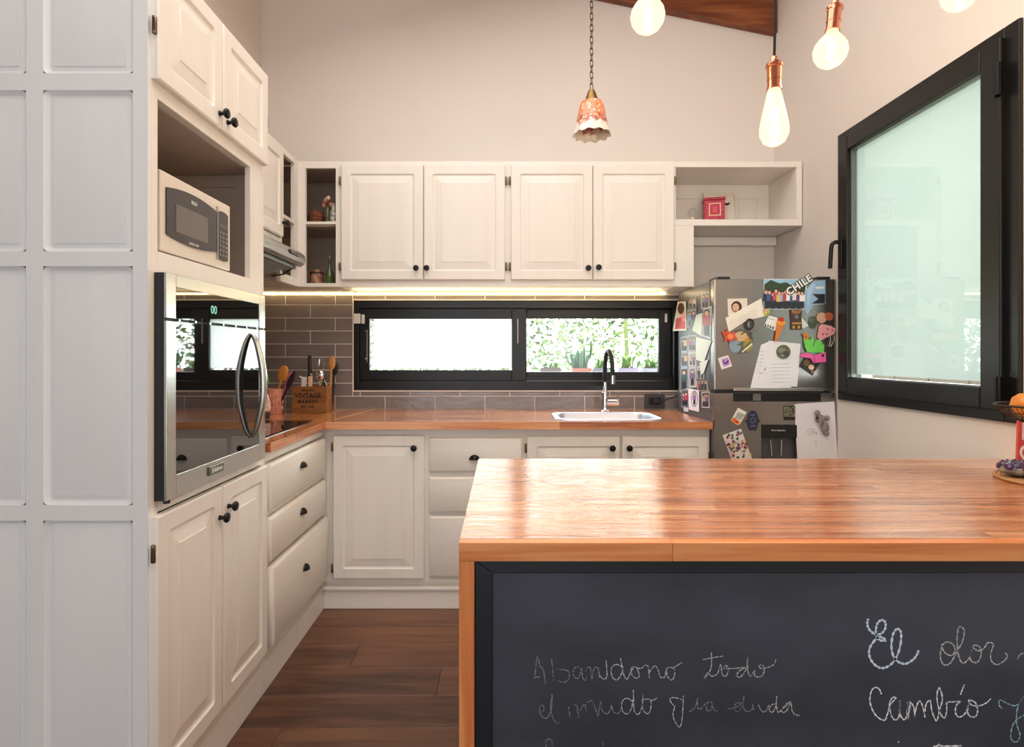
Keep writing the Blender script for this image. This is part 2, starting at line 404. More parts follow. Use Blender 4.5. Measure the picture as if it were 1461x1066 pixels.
for s_, g, yy, nm in ((s1, g1, .005, 'left'), (s2, g2, .045, 'right')):
    m = MB(); frame(m, s_[0], s_[1], s_[2], s_[3], (g[0]-s_[0], s_[1]-g[1], g[2]-s_[2], s_[3]-g[3]), yy, yy+.035); sash = m.build('sash', BLACKM, win, bevel=.003)
    MB().box(g[0]-.004, g[1]+.004, yy+.016, yy+.020, g[2]-.004, g[3]+.004).build('pane', GLASS, sash)
    if nm == 'left':
        m = MB(); m.add([(g[0]+.020, yy+.0215, g[2]+.012), (g[1]+.003, yy+.0215, g[2]+.012), (g[1]+.003, yy+.0215, g[3]+.003), (g[0]+.020, yy+.0215, g[3]+.003)], [(0, 1, 2, 3)])
        m.build('frosted_film', FROSTW, sash)
        for pz in (473, 512):
            MB().lathe([(.004, 0), (.004, .002), (.001, .003)], (wx(521.5), yy, wz(pz)), 'y', 8).build('screw', CHROME, sash, label='small bright screw')
        MB().box(wx(523.2), wx(524.2), yy-.004, yy, wz(517), wz(470)).build('latch', STEEL, sash)
    else:
        MB().box(wx(744), wx(751), yy-.006, yy, wz(517), wz(468)).build('latch_plate', RUBBER, sash, bevel=.001)
        for pz in (472, 511):
            MB().lathe([(.005, .006), (.005, .008), (.001, .010)], (wx(746.6), yy, wz(pz)), 'y', 8).build('screw', CHROME, sash, label='small bright screw')
MB().box(wx(738.2), wx(739.4), -.0, .005, wz(490), wz(455)).build('brush_seal', mat('pale_seal', (200, 205, 205), .7), win)
WPL = mat('white_sensor_plastic', (228, 228, 228), .4)
def sensor(x0, x1, y0, y1, yy, label):
    o = MB().box(wx(x0), wx(x1), 0, .014, wz(y1), wz(y0)).build('alarm_sensor', WPL, bevel=.002); o.location = (0, YB+yy-.0145, 0)
    tag(o, label, 'sensor', 'white alarm sensors on the window over the counter')
sensor(506, 515, 448, 462, -.008, 'wider white alarm sensor at the left end of the black window frame')
sensor(516.2, 520, 449, 462, .005, 'narrow white alarm sensor magnet at the left edge of the sliding sash')
sensor(742.5, 751.5, 446.5, 459.5, .045, 'white alarm sensor at the middle meeting stile of the window')
sensor(951, 954.5, 447, 459.5, .045, 'slim white alarm sensor at the right end of the window')

# ------------------------------------------------------------------ right window
win2 = bpy.data.objects.new('window_2', None); C.objects.link(win2); win2.location = (XR, W2[1], 0); win2.rotation_euler = (0, 0, -PI/2); struct(win2)
WW = W2[1]-W2[0]    # local x from far (0) to near (WW); local -y is into the room
m = MB(); frame(m, 0, WW, W2[2], W2[3], (.05, .05, .05, .05), -.012, .07); m.build('window_frame', BLACKM, win2, bevel=.003)
m = MB(); frame(m, .035, WW-.045, W2[2]+.035, W2[3]-.035, (.065, .075, .07, .065), -.03, .03); sash = m.build('sash', BLACKM, win2, bevel=.004)
ga = (.100, WW-.12, W2[2]+.105, W2[3]-.10)
m = MB(); frame(m, ga[0]-.002, ga[1]+.002, ga[2]-.002, ga[3]+.002, (.006, .006, .006, .006), -.012, .008); m.build('glazing_bead', mat('pale_glazing_bead', (104, 112, 106), .3), sash)
MB().box(ga[0]-.002, ga[1]+.002, .010, .014, ga[2]-.002, ga[3]+.002).build('pane', GLASS, sash)
m = MB(); m.add([(ga[0]+.004, .0155, ga[2]+.016), (ga[1]-.001, .0155, ga[2]+.016), (ga[1]-.001, .0155, ga[3]-.001), (ga[0]+.004, .0155, ga[3]-.001)], [(0, 1, 2, 3)]); m.build('frosted_film', FROST, sash)
for zz in (2.02, 1.05):
    MB().lathe([(.009, 0), (.009, .10)], (WW-.043, -.038, zz), 'z', 10).box(WW-.062, WW-.043, -.036, -.029, zz, zz+.10).build('hinge', BLACK, win2, smooth=True)
m = MB(); m.box(.050, .074, -.040, -.029, 1.61, 1.74); hp = m.build('handle_plate', BLACK, sash, bevel=.003)
m = MB(); m.tube(cat([(.062, -.036, 1.725), (.060, -.058, 1.728), (.054, -.070, 1.715), (.050, -.072, 1.68), (.046, -.073, 1.61)]), .009, 10); m.build('handle', BLACK, sash, smooth=True)

# ------------------------------------------------------------------ roof beam
b = MB(); zf = lambda x: 3.06+.2045*(1.548-x)
b.prism([(XL, zf(XL)), (XR-.001, zf(XR)), (XR-.001, zf(XR)+.24), (XL, zf(XL)+.24)], 3.20, YB-.001)
tag(b.build('roof_beam', BEAMW, bevel=.004), 'dark varnished wooden roof beam sloping down along the top of the back wall', 'beam')

# ------------------------------------------------------------------ cabinet parts (local frame: x along the front, -y outward, z up)
DOORP = lambda t: [(0, 0), (0, t-.004), (.004, t), (.046, t, .010), (.050, t-.006, .010), (.056, t-.0075, .008), (.060, t-.0065, .006), (.092, t-.0015, .003), (.0935, t+.0005, .002)]
def panel_door(root, x0, x1, z0, z1, knob=None, hinge=None, t=.02, yf=0, name='door'):
    w = x1-x0; pr = DOORP(t)
    if w < .2: pr = [(0, 0), (0, t-.004), (.004, t), (.03, t, .008), (.034, t-.006, .008), (.038, t-.0075, .006), (.05, t-.001, .003)]
    d = MB().rings(x0, x1, z0, z1, yf, pr, seg=3).build(name, PAINT, root, smooth=True, angle=25)
    if knob:
        kx, kz = knob
        MB().lathe([(.0001, 0), (.008, 0), (.006, .006), (.005, .012), (.013, .017), (.0155, .022), (.013, .027), (.006, .029), (.0001, .029)], (kx, yf-t, kz), 'y', 16).build('knob', BLACK, d, smooth=True)
    if hinge:
        hx, side, zs = hinge
        for zz in zs:
            MB().lathe([(.004, -.022), (.0055, -.02), (.0055, .02), (.004, .022)], (hx, yf-t*.6, zz), 'z', 8).box(min(hx, hx+side*.006), max(hx, hx+side*.006), yf-t*.6-.004, yf-t*.6, zz-.016, zz+.016).build('hinge', HINGE, d, smooth=True)
    return d
def cup_pull(root, x, z, y):
    m = MB(); n = 12; k = 6; w, h, dd = .026, .024, .020; vs = []; fs = []
    for j in range(k+1):
        e = PI/2*j/k
        for i in range(n+1):
            a = PI*i/n
            vs.append((x+w*math.cos(a)*math.cos(e), y-dd*math.sin(e), z+h*math.sin(a)*math.cos(e)*1.0))
    for j in range(k):
        for i in range(n): q = j*(n+1)+i; fs.append((q, q+1, q+n+2, q+n+1))
    fs.append(tuple(j*(n+1) for j in range(k+1))+tuple(j*(n+1)+n for j in range(k, -1, -1)))
    m.add(vs, fs); m.tube([(x-.027, y, z), (x+.027, y, z)], .002, 6)
    return m.build('cup_handle', BLACK, root, smooth=True)
def drawer(root, x0, x1, z0, z1, t=.022, pull=None, yf=0):
    d = MB().rings(x0, x1, z0, z1, yf, [(0, 0), (0, t-.009), (.003, t-.004), (.009, t)], seg=1).build('drawer', PAINTH, root, smooth=True, angle=50)
    if pull: cup_pull(d, pull[0], pull[1], yf-t)
    return d

# --- tall pantry unit with oven and microwave niches; front plane X=-.86, facing +X
PX = -.86
pan = thing('tall_cabinet', 'tall cream painted cabinet with oven and microwave niches and panelled side', 'cabinet', (PX, 1.368, 0), PI/2)
Wp, Dp, Hp = .645, .535, 2.225
m = MB()
m.box(0, .020, .02, Dp, 0, Hp).box(Wp-.02, Wp, .02, Dp, 0, Hp).box(.02, Wp-.02, Dp-.015, Dp, 0, Hp)
for za, zb in ((.02, .10), (.826, .845), (1.43, 1.474), (1.858, 1.885), (2.205, 2.225)): m.box(.02, Wp-.02, .02, Dp-.015, za, zb)
m.build('carcass', PAINT, pan)
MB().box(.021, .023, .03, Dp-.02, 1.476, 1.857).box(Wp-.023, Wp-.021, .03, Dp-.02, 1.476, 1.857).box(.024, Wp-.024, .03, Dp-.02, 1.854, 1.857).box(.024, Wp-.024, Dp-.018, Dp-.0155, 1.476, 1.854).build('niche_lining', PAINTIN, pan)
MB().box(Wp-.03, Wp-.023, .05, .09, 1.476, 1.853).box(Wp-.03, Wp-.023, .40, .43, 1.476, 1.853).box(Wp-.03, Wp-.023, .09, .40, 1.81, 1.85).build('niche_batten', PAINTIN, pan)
m = MB(); m.box(0, .028, 0, .02, .10, Hp).box(Wp-.105, Wp, 0, .02, 1.474, 1.858).box(Wp-.02, Wp, 0, .02, .10, 1.474).box(Wp-.02, Wp, 0, .02, 1.858, Hp)
m.box(.028, Wp-.02, 0, .02, 1.422, 1.476).box(.028, Wp-.02, 0, .02, .826, .856).box(.028, Wp-.02, 0, .02, 1.855, Hp).box(0, Wp, -.0, .02, 0, .10)
m.box(.028, Wp-.02, 0, .02, .10, .15).build('face_frame', PAINT, pan, bevel=.0015)
panel_door(pan, -.006, .312, .155, .823, knob=(.292, .735), hinge=(-.010, -1, (.735, .24)))
panel_door(pan, .318, Wp-.012, .155, .823, knob=(.345, .755))
panel_door(pan, .0, .312, 1.892, 2.215, knob=(.292, 1.932), hinge=(-.005, -1, (2.02,)))
panel_door(pan, .318, Wp-.008, 1.892, 2.215, knob=(.340, 1.925), hinge=(Wp-.004, 1, (2.05,)))
# panelled side facing the camera (local x=0 plane -> world Y=1.368): built in world directions, child of the pantry
def side_local(o): o.location = (0, 0, 0); o.rotation_euler = (0, 0, -PI/2)
sx = lambda px: (px-CX)*1.368/F-PX          # world X relative to the unit
sz = lambda py: H-(py-CY)*1.368/F
cols = [(sx(67), sx(194)), (-.515, sx(43))]
rows = [(sz(108), 2.19), (sz(360), sz(132)), (sz(719), sz(381)), (.13, sz(741))]
o = MB().box(-Dp, .0, .0, -.0+.0, 0, 0) if False else None
m = MB(); T = .012
xs = [-Dp, cols[1][0], cols[1][1], cols[0][0], cols[0][1], 0]
for a, bb in ((xs[0], xs[1]), (xs[2], xs[3]), (xs[4], xs[5])): m.box(a, bb, -T, 0, 0, Hp)
for cidx in ((xs[1], xs[2]), (xs[3], xs[4])):
    zz = [0]+[v for r_ in reversed(rows) for v in r_]+[Hp]
    for i in range(0, len(zz), 2): m.box(cidx[0], cidx[1], -T, 0, zz[i], zz[i+1])
sf = m.build('side_frame', mat('side_paint', (228, 229, 229), .42, var=.025, vscale=(14, 14, 1.2), bump=.05, bscale=(60, 60, 5)), pan); side_local(sf)
SIDEP = MATS['side_paint']
for (a, bb) in cols:
    for (c, d) in rows:
        q = MB().rings(a, bb, c, d, 0, [(0, T-.0015, .012), (.004, .006, .012), (.010, .002, .010), (.020, .0035, .004), (.0205, .0055, .003), (.0225, .006, .003)], seg=3, back=False).build('side_panel', SIDEP, pan, smooth=True, angle=25); side_local(q)

# --- oven
ov = thing('built_in_oven', 'built-in stainless steel wall oven with mirrored black glass door and bowed handle', 'oven', (-.835, 1.380, 0), PI/2)
Wo = .573; oz0, oz1 = .857, 1.421
MB().box(.012, Wo-.012, .028, .45, oz0+.004, oz1-.004).build('body', RUBBER, ov)
MB().box(.0, Wo, .0015, .024, oz0, oz1).build('door_core', RUBBER, ov)
m = MB(); frame(m, 0.001, Wo-.001, 1.309, oz1, (.040, .044, .0, .032), -.006, .0015); m.build('control_frame', STEEL, ov, bevel=.001)
MB().box(.041, Wo-.045, -.004, .001, 1.3095, oz1-.032).build('control_glass', DGLASS, ov)
m = MB(); frame(m, 0.001, Wo-.001, oz0, 1.302, (.040, .044, .056, .0), -.006, .0015); m.build('door_frame', STEEL, ov, bevel=.001)
MB().box(.041, Wo-.045, -.004, .001, oz0+.056, 1.302).build('door_glass', DGLASS, ov)
m = MB(); hy = .470
pts = cat([(hy, -.006, 1.285), (hy, -.022, 1.255), (hy, -.040, 1.18), (hy, -.044, 1.115), (hy, -.040, 1.05), (hy, -.022, .975), (hy, -.006, .945)], 5)
rr = [.006+.006*math.sin(PI*i/(len(pts)-1)) for i in range(len(pts))]
m.tube(pts, rr, 10).build('handle', STEEL, ov, smooth=True)
bd = MB().box(.195, .275, -.011, -.006, .876, .902).build('badge', mat('badge_grey', (120, 122, 112), .3, .8), ov, bevel=.002)
t = text_mb('Eslabon', .019, .0004); t.build('lettering', mat('pale_print', (235, 238, 225), .4, emit=None), bd, loc=(.235, -.0113, .889), label='pale lettering')
t = text_mb('00', .034, .0003); t.build('display', mat('display_green', (120, 190, 170), .5, emit=(110, 190, 165), es=.5), ov, loc=(.23, -.0045, 1.345), label='pale green clock digits')
for i in range(7): MB().box(.05+i*.075, .058+i*.075, -.008, -.0015, 1.3025, 1.3085).build('vent_tab', STEEL, ov) if i < 7 and .058+i*.075 < Wo-.05 else None
MB().lathe([(.008, 0), (.008, .008), (.004, .01)], (.018, .004, oz0-.0095), 'z', 8).build('foot', RUBBER, ov)

# --- microwave
mw = thing('microwave', 'small cream microwave with dark curved-edge door in the niche above the oven', 'microwave', (-.868, 1.418, 1.4765), PI/2)
mwp = mat('microwave_cream', (222, 212, 198), .35)
mwd = mat('microwave_dark_door', (42, 38, 36), .12, 0, spec=.6)
Wm, Hm = .365, .212
MB().box(0, Wm, .012, .33, .008, Hm-.004).build('body', mwp, mw, bevel=.004)
MB().box(0, Wm, -.0, .012, .006, Hm).build('front', mwp, mw, bevel=.004)
def arc_rect(x0, x1, z0, z1, s0, s1, n=10):
    pt = []
    for i in range(n+1):
        u = x0+(x1-x0)*i/n; pt.append((u, z0-s0*(1-((i/n)*2-1)**2)))
    for i in range(n, -1, -1):
        u = x0+(x1-x0)*i/n; pt.append((u, z1+s1*(1-((i/n)*2-1)**2)))
    return pt
d = MB().prism(arc_rect(.022, .275, .052, .172, .012, .014), -.004, -.0002).build('door', mwd, mw)
MB().rings(.062, .222, .066, .140, -.0042, [(0, 0, .004), (0, .0006, .004)], seg=2).build('door_window', mat('microwave_mesh_window', (104, 96, 88), .25), d)
MB().box(.276, .2785, -.006, -.0002, .03, .19).build('door_edge', mat('silver_strip', (190, 186, 176), .3, .7), mw)
cp = MB().prism(arc_rect(.283, .345, .034, .176, .004, .006, 4), -.003, -.0002).build('control_panel', mwd, mw)
for r_ in range(6):
    for c_ in range(3):
        MB().box(.290+c_*.018, .302+c_*.018, -.0045, -.003, .044+r_*.0135, .0515+r_*.0135).build('button', mat('grey_button', (118, 114, 110), .5), cp)
MB().box(.288, .340, -.0036, -.003, .130, .142).build('display', mat('dim_display', (72, 74, 72), .2), cp)
text_mb('BGH', .014, .0003).build('lettering', mat('pale_print', (235, 238, 225)), mw, loc=(.150, -.0044, .163), label='small pale lettering at the top')
text_mb('QUICK CHEF', .0085, .0003).build('lettering', mat('pale_print', (235, 238, 225)), mw, loc=(.148, -.0044, .048), label='small pale lettering at the bottom')

# --- base units on the left: three drawers
lb = thing('drawer_cabinet', 'cream base cabinet with three slab drawers and cup handles beside the oven tower', 'cabinet', (PX, 2.014, 0), PI/2)
Wl = .684
m = MB(); m.box(0, Wl, .02, .50, .10, .865).box(0, Wl, 0, .02, .13, .15).box(0, .012, 0, .02, .1, .865).box(Wl-.012, Wl, 0, .02, .1, .865).box(.012, Wl-.012, 0, .02, .83, .865).box(.012, Wl-.012, 0, .02, .628, .648).box(.012, Wl-.012, 0, .02, .45, .462); m.build('carcass', PAINT, lb)
xa, xb = .008, .640
drawer(lb, xa, xb, .652, .822, pull=(.325, .748)); drawer(lb, xa, xb, .464, .626, pull=(.325, .555)); drawer(lb, xa+.006, xb+.006, .163, .447, pull=(.335, .318), t=.03)
struct(MB().box(XL+.05, PX-.0, 1.368+.6455, 2.698, 0, .098).build('baseboard_left', PAINTH))

# --- base units on the back wall; face plane Y=2.70
YF = 2.68
bx = lambda px: (px-CX)*(YF-.02)/F
bz = lambda py: H-(py-CY)*(YF-.02)/F
def base_unit(x0, x1, label):
    r = thing('base_cabinet', label, 'cabinet', (0, YF, 0))
    m = MB(); m.box(x0, x1, .02, .55, .10, .13).box(x0, x0+.018, .02, .55, .13, .865).box(x1-.018, x1, .02, .55, .13, .865).box(x0+.018, x1-.018, .54, .55, .13, .865)
    m.box(x0, x0+.02, 0, .02, .13, .865).box(x1-.02, x1, 0, .02, .13, .865).box(x0+.02, x1-.02, 0, .02, .835, .865).box(x0+.02, x1-.02, 0, .02, .13, .147).box(x0+.02, x1-.02, .004, .02, .147, .835)
    m.build('carcass', PAINT, r); return r
r = base_unit(PX+.001, bx(608), 'cream base cabinet with one raised-panel door in the corner by the drawers')
panel_door(r, bx(475), bx(605), bz(826), bz(622), knob=(bx(591), bz(639)), hinge=(bx(473.5), -1, (bz(638), bz(812))))
r = base_unit(bx(608)+.0005, bx(748), 'cream base cabinet with three drawers and cup handles left of the sink')
for a, c, pl in ((625, 674, 652), (681, 732, 709), (737, 824, 775)):
    drawer(r, bx(612), bx(745), bz(c), bz(a), t=.02, pull=(bx(677), bz(pl+4)))
r = base_unit(bx(748)+.0005, .985, 'cream sink base cabinet with two doors, mostly hidden behind the island')
panel_door(r, bx(752), bx(884), bz(826), bz(623), knob=(bx(873), bz(639)), hinge=(bx(750.5), -1, (bz(640),)))
panel_door(r, bx(888), bx(1011), bz(826), bz(623), knob=(bx(897), bz(639)), hinge=(bx(1012), 1, (bz(652),)))
struct(MB().box(PX, .985, YF+.002, YF+.05, 0, .094).box(PX, .985, YF-.012, YF+.05, .094, .108).build('baseboard_back', PAINTH, bevel=.003))

# --- worktops
ct = thing('countertop', 'orange butcher-block worktop running under the long window with the sink', 'countertop', (0, 0, 0))
SX0, SX1, SY0, SY1 = .268, .770, 2.715, 3.03
m = MB()
m.prism([(-.835, 2.632), (-.835, 2.632+.0), (SX0, 2.632), (SX0, YB-.008), (XL+.56+.1, YB-.008)][1:], ZC-.035, ZC, 'z')
m.box(SX1, .984, 2.632, YB-.008, ZC-.035, ZC).box(SX0, SX1, 2.632, SY0, ZC-.035, ZC).box(SX0, SX1, SY1, YB-.008, ZC-.035, ZC)
m.build('worktop', CTOP, ct)
ctl = tag(MB().prism([(XL+.008, 2.016), (-.835, 2.016), (-.8355, 2.631), (-.7445, YB-.009), (XL+.008, YB-.009)], ZC-.035, ZC, 'z').build('countertop', CTOPY, bevel=.0015), 'orange wood worktop along the left wall holding the hob', 'countertop')
MB().prism([(-.8353, 2.632), (-.8333, 2.632), (-.7405, YB-.0085), (-.7445, YB-.0085)], ZC-.002, ZC+.0004, 'z').build('joint_strip', mat('pale_joint', (226, 176, 130), .3), ct)

# --- sink
sk = thing('sink', 'rounded stainless steel sink bowl set into the wooden worktop', 'sink', (0, 0, 0))
m = MB(); vs = []; L = []
def rr_(x0, x1, y0, y1, r, z, n=6):
    p = []
    for (cx, cy, a0) in ((x1-r, y0+r, -90), (x1-r, y1-r, 0), (x0+r, y1-r, 90), (x0+r, y0+r, 180)):
        for k in range(n+1): an = R(a0+90*k/n); p.append((cx+r*math.cos(an), cy+r*math.sin(an), z))
    return p
L = [rr_(SX0-.014, SX1+.014, SY0-.012, SY1+.012, .07, ZC+.0005), rr_(SX0-.012, SX1+.012, SY0-.010, SY1+.010, .07, ZC+.004), rr_(SX0+.012, SX1-.012, SY0+.012, SY1-.012, .06, ZC+.003),
     rr_(SX0+.018, SX1-.018, SY0+.018, SY1-.018, .055, ZC-.006), rr_(SX0+.03, SX1-.03, SY0+.03, SY1-.03, .05, ZC-.13), rr_(SX0+.07, SX1-.07, SY0+.07, SY1-.07, .03, ZC-.15)]
n = len(L[0]); fs = [(j*n+i, j*n+(i+1) % n, (j+1)*n+(i+1) % n, (j+1)*n+i) for j in range(len(L)-1) for i in range(n)]+[tuple((len(L)-1)*n+i for i in range(n))]
m.add([p for l in L for p in l], fs); m.build('bowl', SINKM, sk, smooth=True)
MB().lathe([(.0001, 0), (.038, 0), (.042, .003), (.042, -.004), (.0001, -.004)], ((SX0+SX1)/2, (SY0+SY1)/2, ZC-.147), 'z', 16).build('drain', CHROME, sk, smooth=True)

# --- faucet
fy = 3.10; fx = P(863, 0, fy)[0]
fa = thing('faucet', 'chrome kitchen faucet with tall black arched hose spout behind the sink', 'faucet', (fx, fy, ZC))
MB().lathe([(.026, 0), (.026, .004), (.018, .010), (.018, .10), (.016, .108), (.0135, .112), (.0135, .165), (.001, .166)], (0, 0, 0), 'z', 16).build('body', CHROME, fa, smooth=True)
MB().tube([(.012, 0, .050), (.075, 0, .050)], .0155, 14).build('lever_base', CHROME, fa, smooth=True)
MB().tube([(.066, 0, .055), (.072, 0, .075), (.078, 0, .10)], .0045, 8).build('lever', CHROME, fa, smooth=True)
MB().tube(cat([(0, 0, .165), (0, -.002, .24), (.002, -.02, .305), (.008, -.055, .335), (.014, -.095, .315), (.018, -.115, .26), (.019, -.12, .20)], 6), .0125, 12).build('hose', RUBBER, fa, smooth=True)
MB().tube([(.019, -.12, .205), (.019, -.121, .160)], .015, 12).build('spray_head', CHROME, fa, smooth=True)

# --- outlet, plug and cable
ox, oz = P(933, 572, YB)[0], P(933, 572, YB)[2]
ou = thing('wall_outlet', 'dark grey wall socket on the tiles right of the faucet', 'outlet', (ox, YB-.012, oz))
MB().rings(-.058, .058, -.042, .042, 0, [(0, 0, .004), (0, .006, .004), (.003, .008, .004)], seg=2).build('cover_plate', mat('dark_grey_plate', (62, 60, 60), .4), ou)
MB().rings(-.036, .036, -.022, .022, -.008, [(0, 0, .002), (0, .002, .002)], seg=1).build('socket_insert', RUBBER, ou)
pl = thing('power_plug', 'black plug and cable running from the socket towards the fridge', 'plug', (ox, YB-.022, oz))
MB().box(-.02, .03, -.03, -.0, -.014, .014).build('plug_body', RUBBER, pl, bevel=.004)
MB().tube(cat([(.03, -.02, 0), (.06, -.03, .012), (.11, -.04, .032), (.155, -.045, .045)]), .004, 8).build('cable', RUBBER, pl, smooth=True)
MB().prism([(.128, .045), (.140, .052), (.162, .005), (.150, -.003)], -.052, -.0505).build('paper_tag', mat('white_tag', (225, 222, 218), .6), pl, label='white paper tag')

# --- hob
hb = thing('induction_hob', 'black glass hob let into the left worktop', 'hob', (0, 0, ZC))
MB().rings(2.10, 2.66, .905, 1.345, 0, [(0, .0003, .008), (.001, .005, .008), (.002, .0055, .008)], seg=3, back=False).build('glass_plate', HOB, hb)
hbp = [c for c in hb.children][0]
# rings lies in x-z; turn it flat: local x -> world y, local z -> world -x, outward -> up
hbp.matrix_local = Matrix(((0, 0, -1, 0), (1, 0, 0, 0), (0, -1, 0, 0), (0, 0, 0, 1)))

# ------------------------------------------------------------------ upper cabinets on the back wall
YU = 2.93
ux = lambda px, Y=YU: (px-CX)*Y/F
uz = lambda py, Y=YU: H-(py-CY)*Y/F
ZU0, ZU1 = 1.572, 2.226
def upper(x0, x1, label):
    r = thing('wall_cabinet', label, 'cabinet', (0, YU, 0)); m = MB(); m.box(x0, x1, .02, YB-YU-.001, ZU0+.012, ZU1)
    m.box(x0, x1, 0, .02, ZU1-.03, ZU1).box(x0, x1, 0, .02, ZU0, ZU0+.035).box(x0, x0+.02, 0, .02, ZU0+.035, ZU1-.03).box(x1-.02, x1, 0, .02, ZU0+.035, ZU1-.03)
    m.build('carcass', PAINT, r); return r
zd0, zd1 = uz(400), uz(237)
xm = ux(724.5)
r = upper(ux(484), xm, 'cream wall cabinet with two raised-panel doors, the left of the pair over the window')
panel_door(r, ux(488), ux(604.3), zd0, zd1, knob=(ux(595), uz(384)), hinge=(ux(486), -1, (uz(259), uz(381))))
panel_door(r, ux(605.2), ux(720.5), zd0, zd1, knob=(ux(610), uz(384)), hinge=(ux(722), 1, (uz(259), uz(381))))
r = upper(xm+.0005, ux(962), 'cream wall cabinet with two raised-panel doors, the one nearer the fridge')
panel_door(r, ux(729), ux(844.8), zd0, zd1, knob=(ux(838), uz(384)), hinge=(ux(727.3), -1, (uz(259), uz(381))))
panel_door(r, ux(845.7), ux(960.5), zd0, zd1, knob=(ux(852.5), uz(383)), hinge=(ux(962.2), 1, (uz(259), uz(381))))
# open shelf on the right
r = thing('open_wall_shelf', 'cream open box shelf above the fridge at the right end of the wall cabinets', 'shelf', (0, YU, 0))
xa, xb = ux(962)+.0005, XR-.006; za = uz(322); D = YB-YU-.002
m = MB(); m.box(xa, xb, 0, D, ZU1-.03, ZU1).box(xa, xb, 0, D, za, za+.033).box(xb-.03, xb, 0, D, za+.033, ZU1-.03).box(xa, xa+.008, 0, D, za+.033, ZU1-.03).box(xa+.008, xb-.03, D-.012, D, za+.033, ZU1-.03)
m.build('box', PAINTH, r, bevel=.0015)
MB().box(xa+.008, xb-.06, D-.02, D-.0125, 2.115, 2.15).box(xb-.10, xb-.085, D-.02, D-.0125, za+.034, 2.115).build('back_batten', PAINTH, r)
MB().box(xa, ux(990), .0, D, ZU0, za-.0005).build('end_panel', PAINT, r, bevel=.001)
r = tag(MB().box(ux(990)+.001, P(1108, 0, 3.2)[0], 3.20, YB-.001, P(0, 350, 3.2)[2]+.0, P(0, 338, 3.2)[2]).build('wall_ledge', PAINTH, bevel=.002), 'thin cream wooden ledge on the wall between the open shelf and the fridge', 'ledge')
# corner open unit facing the camera
r = thing('open_corner_shelf', 'narrow cream open corner unit with two dark compartments facing the room', 'shelf', (0, YU, 0))
xa, xb = ux(425), ux(484)-.0005
o0, o1 = ux(436), ux(479)
m = MB(); m.box(xa, o0, 0, .02, ZU0, ZU1).box(o1, xb, 0, .02, ZU0, ZU1).box(o0, o1, 0, .02, ZU1-.035, ZU1).box(o0, o1, 0, .02, ZU0, uz(404)).box(o0, o1, 0, .30, uz(320), uz(316))
m.build('face_frame', PAINT, r, bevel=.001)
m = MB(); m.box(-1.38, xb, D-.012, D, ZU0, ZU1).box(xb-.012, xb, .02, D-.012, ZU0, ZU1).box(-1.38, xb-.012, .02, D-.012, ZU0, ZU0+.012).box(-1.38, xb-.012, .02, D-.012, ZU1-.02, ZU1).box(-1.385, -1.38, .02, D, ZU0, ZU1)
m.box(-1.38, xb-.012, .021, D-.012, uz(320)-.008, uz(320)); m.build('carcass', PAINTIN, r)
# left wall uppers: door cabinet over the hood, then the open unit
XU = -1.07
r = thing('wall_cabinet', 'cream wall cabinet over the extractor hood on the left wall', 'cabinet', (XU, 2.016, 0), PI/2)
MB().box(0, .675, .02, .325, 1.755, ZU1).box(0, .675, 0, .02, 2.19, ZU1).box(0, .675, 0, .02, 1.755, 1.775).build('carcass', PAINT, r)
panel_door(r, .004, .33, 1.78, 2.195); panel_door(r, .334, .668, 1.78, 2.195, knob=(.655, 1.845))
r = thing('open_corner_shelf', 'narrow cream open corner unit at the end of the left wall cabinets beside the hood', 'shelf', (XU, 2.693, 0), PI/2)
Wc = YU-2.693-.001
m = MB(); m.box(0, .02, 0, .02, ZU0, ZU1).box(Wc-.055, Wc, 0, .02, ZU0, ZU1).box(.02, Wc-.055, 0, .02, ZU0, ZU0+.04).box(.02, Wc-.055, 0, .02, ZU1-.03, ZU1).box(.02, Wc-.055, 0, .30, 1.885, 1.903); m.build('face_frame', PAINT, r, bevel=.001)
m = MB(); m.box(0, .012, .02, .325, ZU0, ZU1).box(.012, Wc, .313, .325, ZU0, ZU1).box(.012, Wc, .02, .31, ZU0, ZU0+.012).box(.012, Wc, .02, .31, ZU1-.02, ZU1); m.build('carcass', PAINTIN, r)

# --- extractor hood
hd = thing('extractor_hood', 'slim stainless steel extractor hood with rounded front under the left wall cabinet', 'hood', (XU, 2.02, 0), PI/2)
Wh = .665
prof = [(.32, 1.755), (.0, 1.755), (-.03, 1.735), (-.10, 1.705), (-.118, 1.690), (-.125, 1.668), (-.118, 1.648), (-.10, 1.636), (.32, 1.63)]
MB().prism(prof, 0, Wh, 'x').build('body', STEEL, hd, smooth=True, angle=30)
MB().box(.02, Wh-.02, -.085, .28, 1.622, 1.632).build('filter', mat('hood_filter', (140, 150, 150), .4, .8), hd)
MB().prism([(-.10, 1.632), (-.085, 1.632), (.06, 1.592), (.045, 1.589)], .03, Wh-.06, 'x').build('glass_visor', mat('visor_glass', (170, 182, 178), .15, .4), hd)
MB().box(.46, .56, -.1275, -.118, 1.665, 1.683).build('switch_panel', RUBBER, hd, bevel=.001)
for i in range(3): MB().box(.472+i*.028, .488+i*.028, -.131, -.1275, 1.668, 1.680).build('switch', mat('grey_button', (118, 114, 110)), hd)
MB().tube([(Wh-.05, -.09, 1.632), (Wh-.05, -.04, 1.595), (Wh-.05, .02, 1.585)], .004, 6).build('stay_arm', RUBBER, hd)

# --- LED strip under the wall cabinets
ls = thing('led_strip', 'warm glowing LED strip along the wall under the wall cabinets', 'light strip', (0, YB-.032, 1.564))
MB().box(XL+.02, .93, -.006, 0, -.003, .005).build('diffuser', LEDM, ls)
m = MB(); x = XL+.03
while x < .92: m.box(x, x+.007, -.0085, -.0062, -.002, .004); x += .0175
m.build('led_chips', LEDS, ls, kind='stuff')

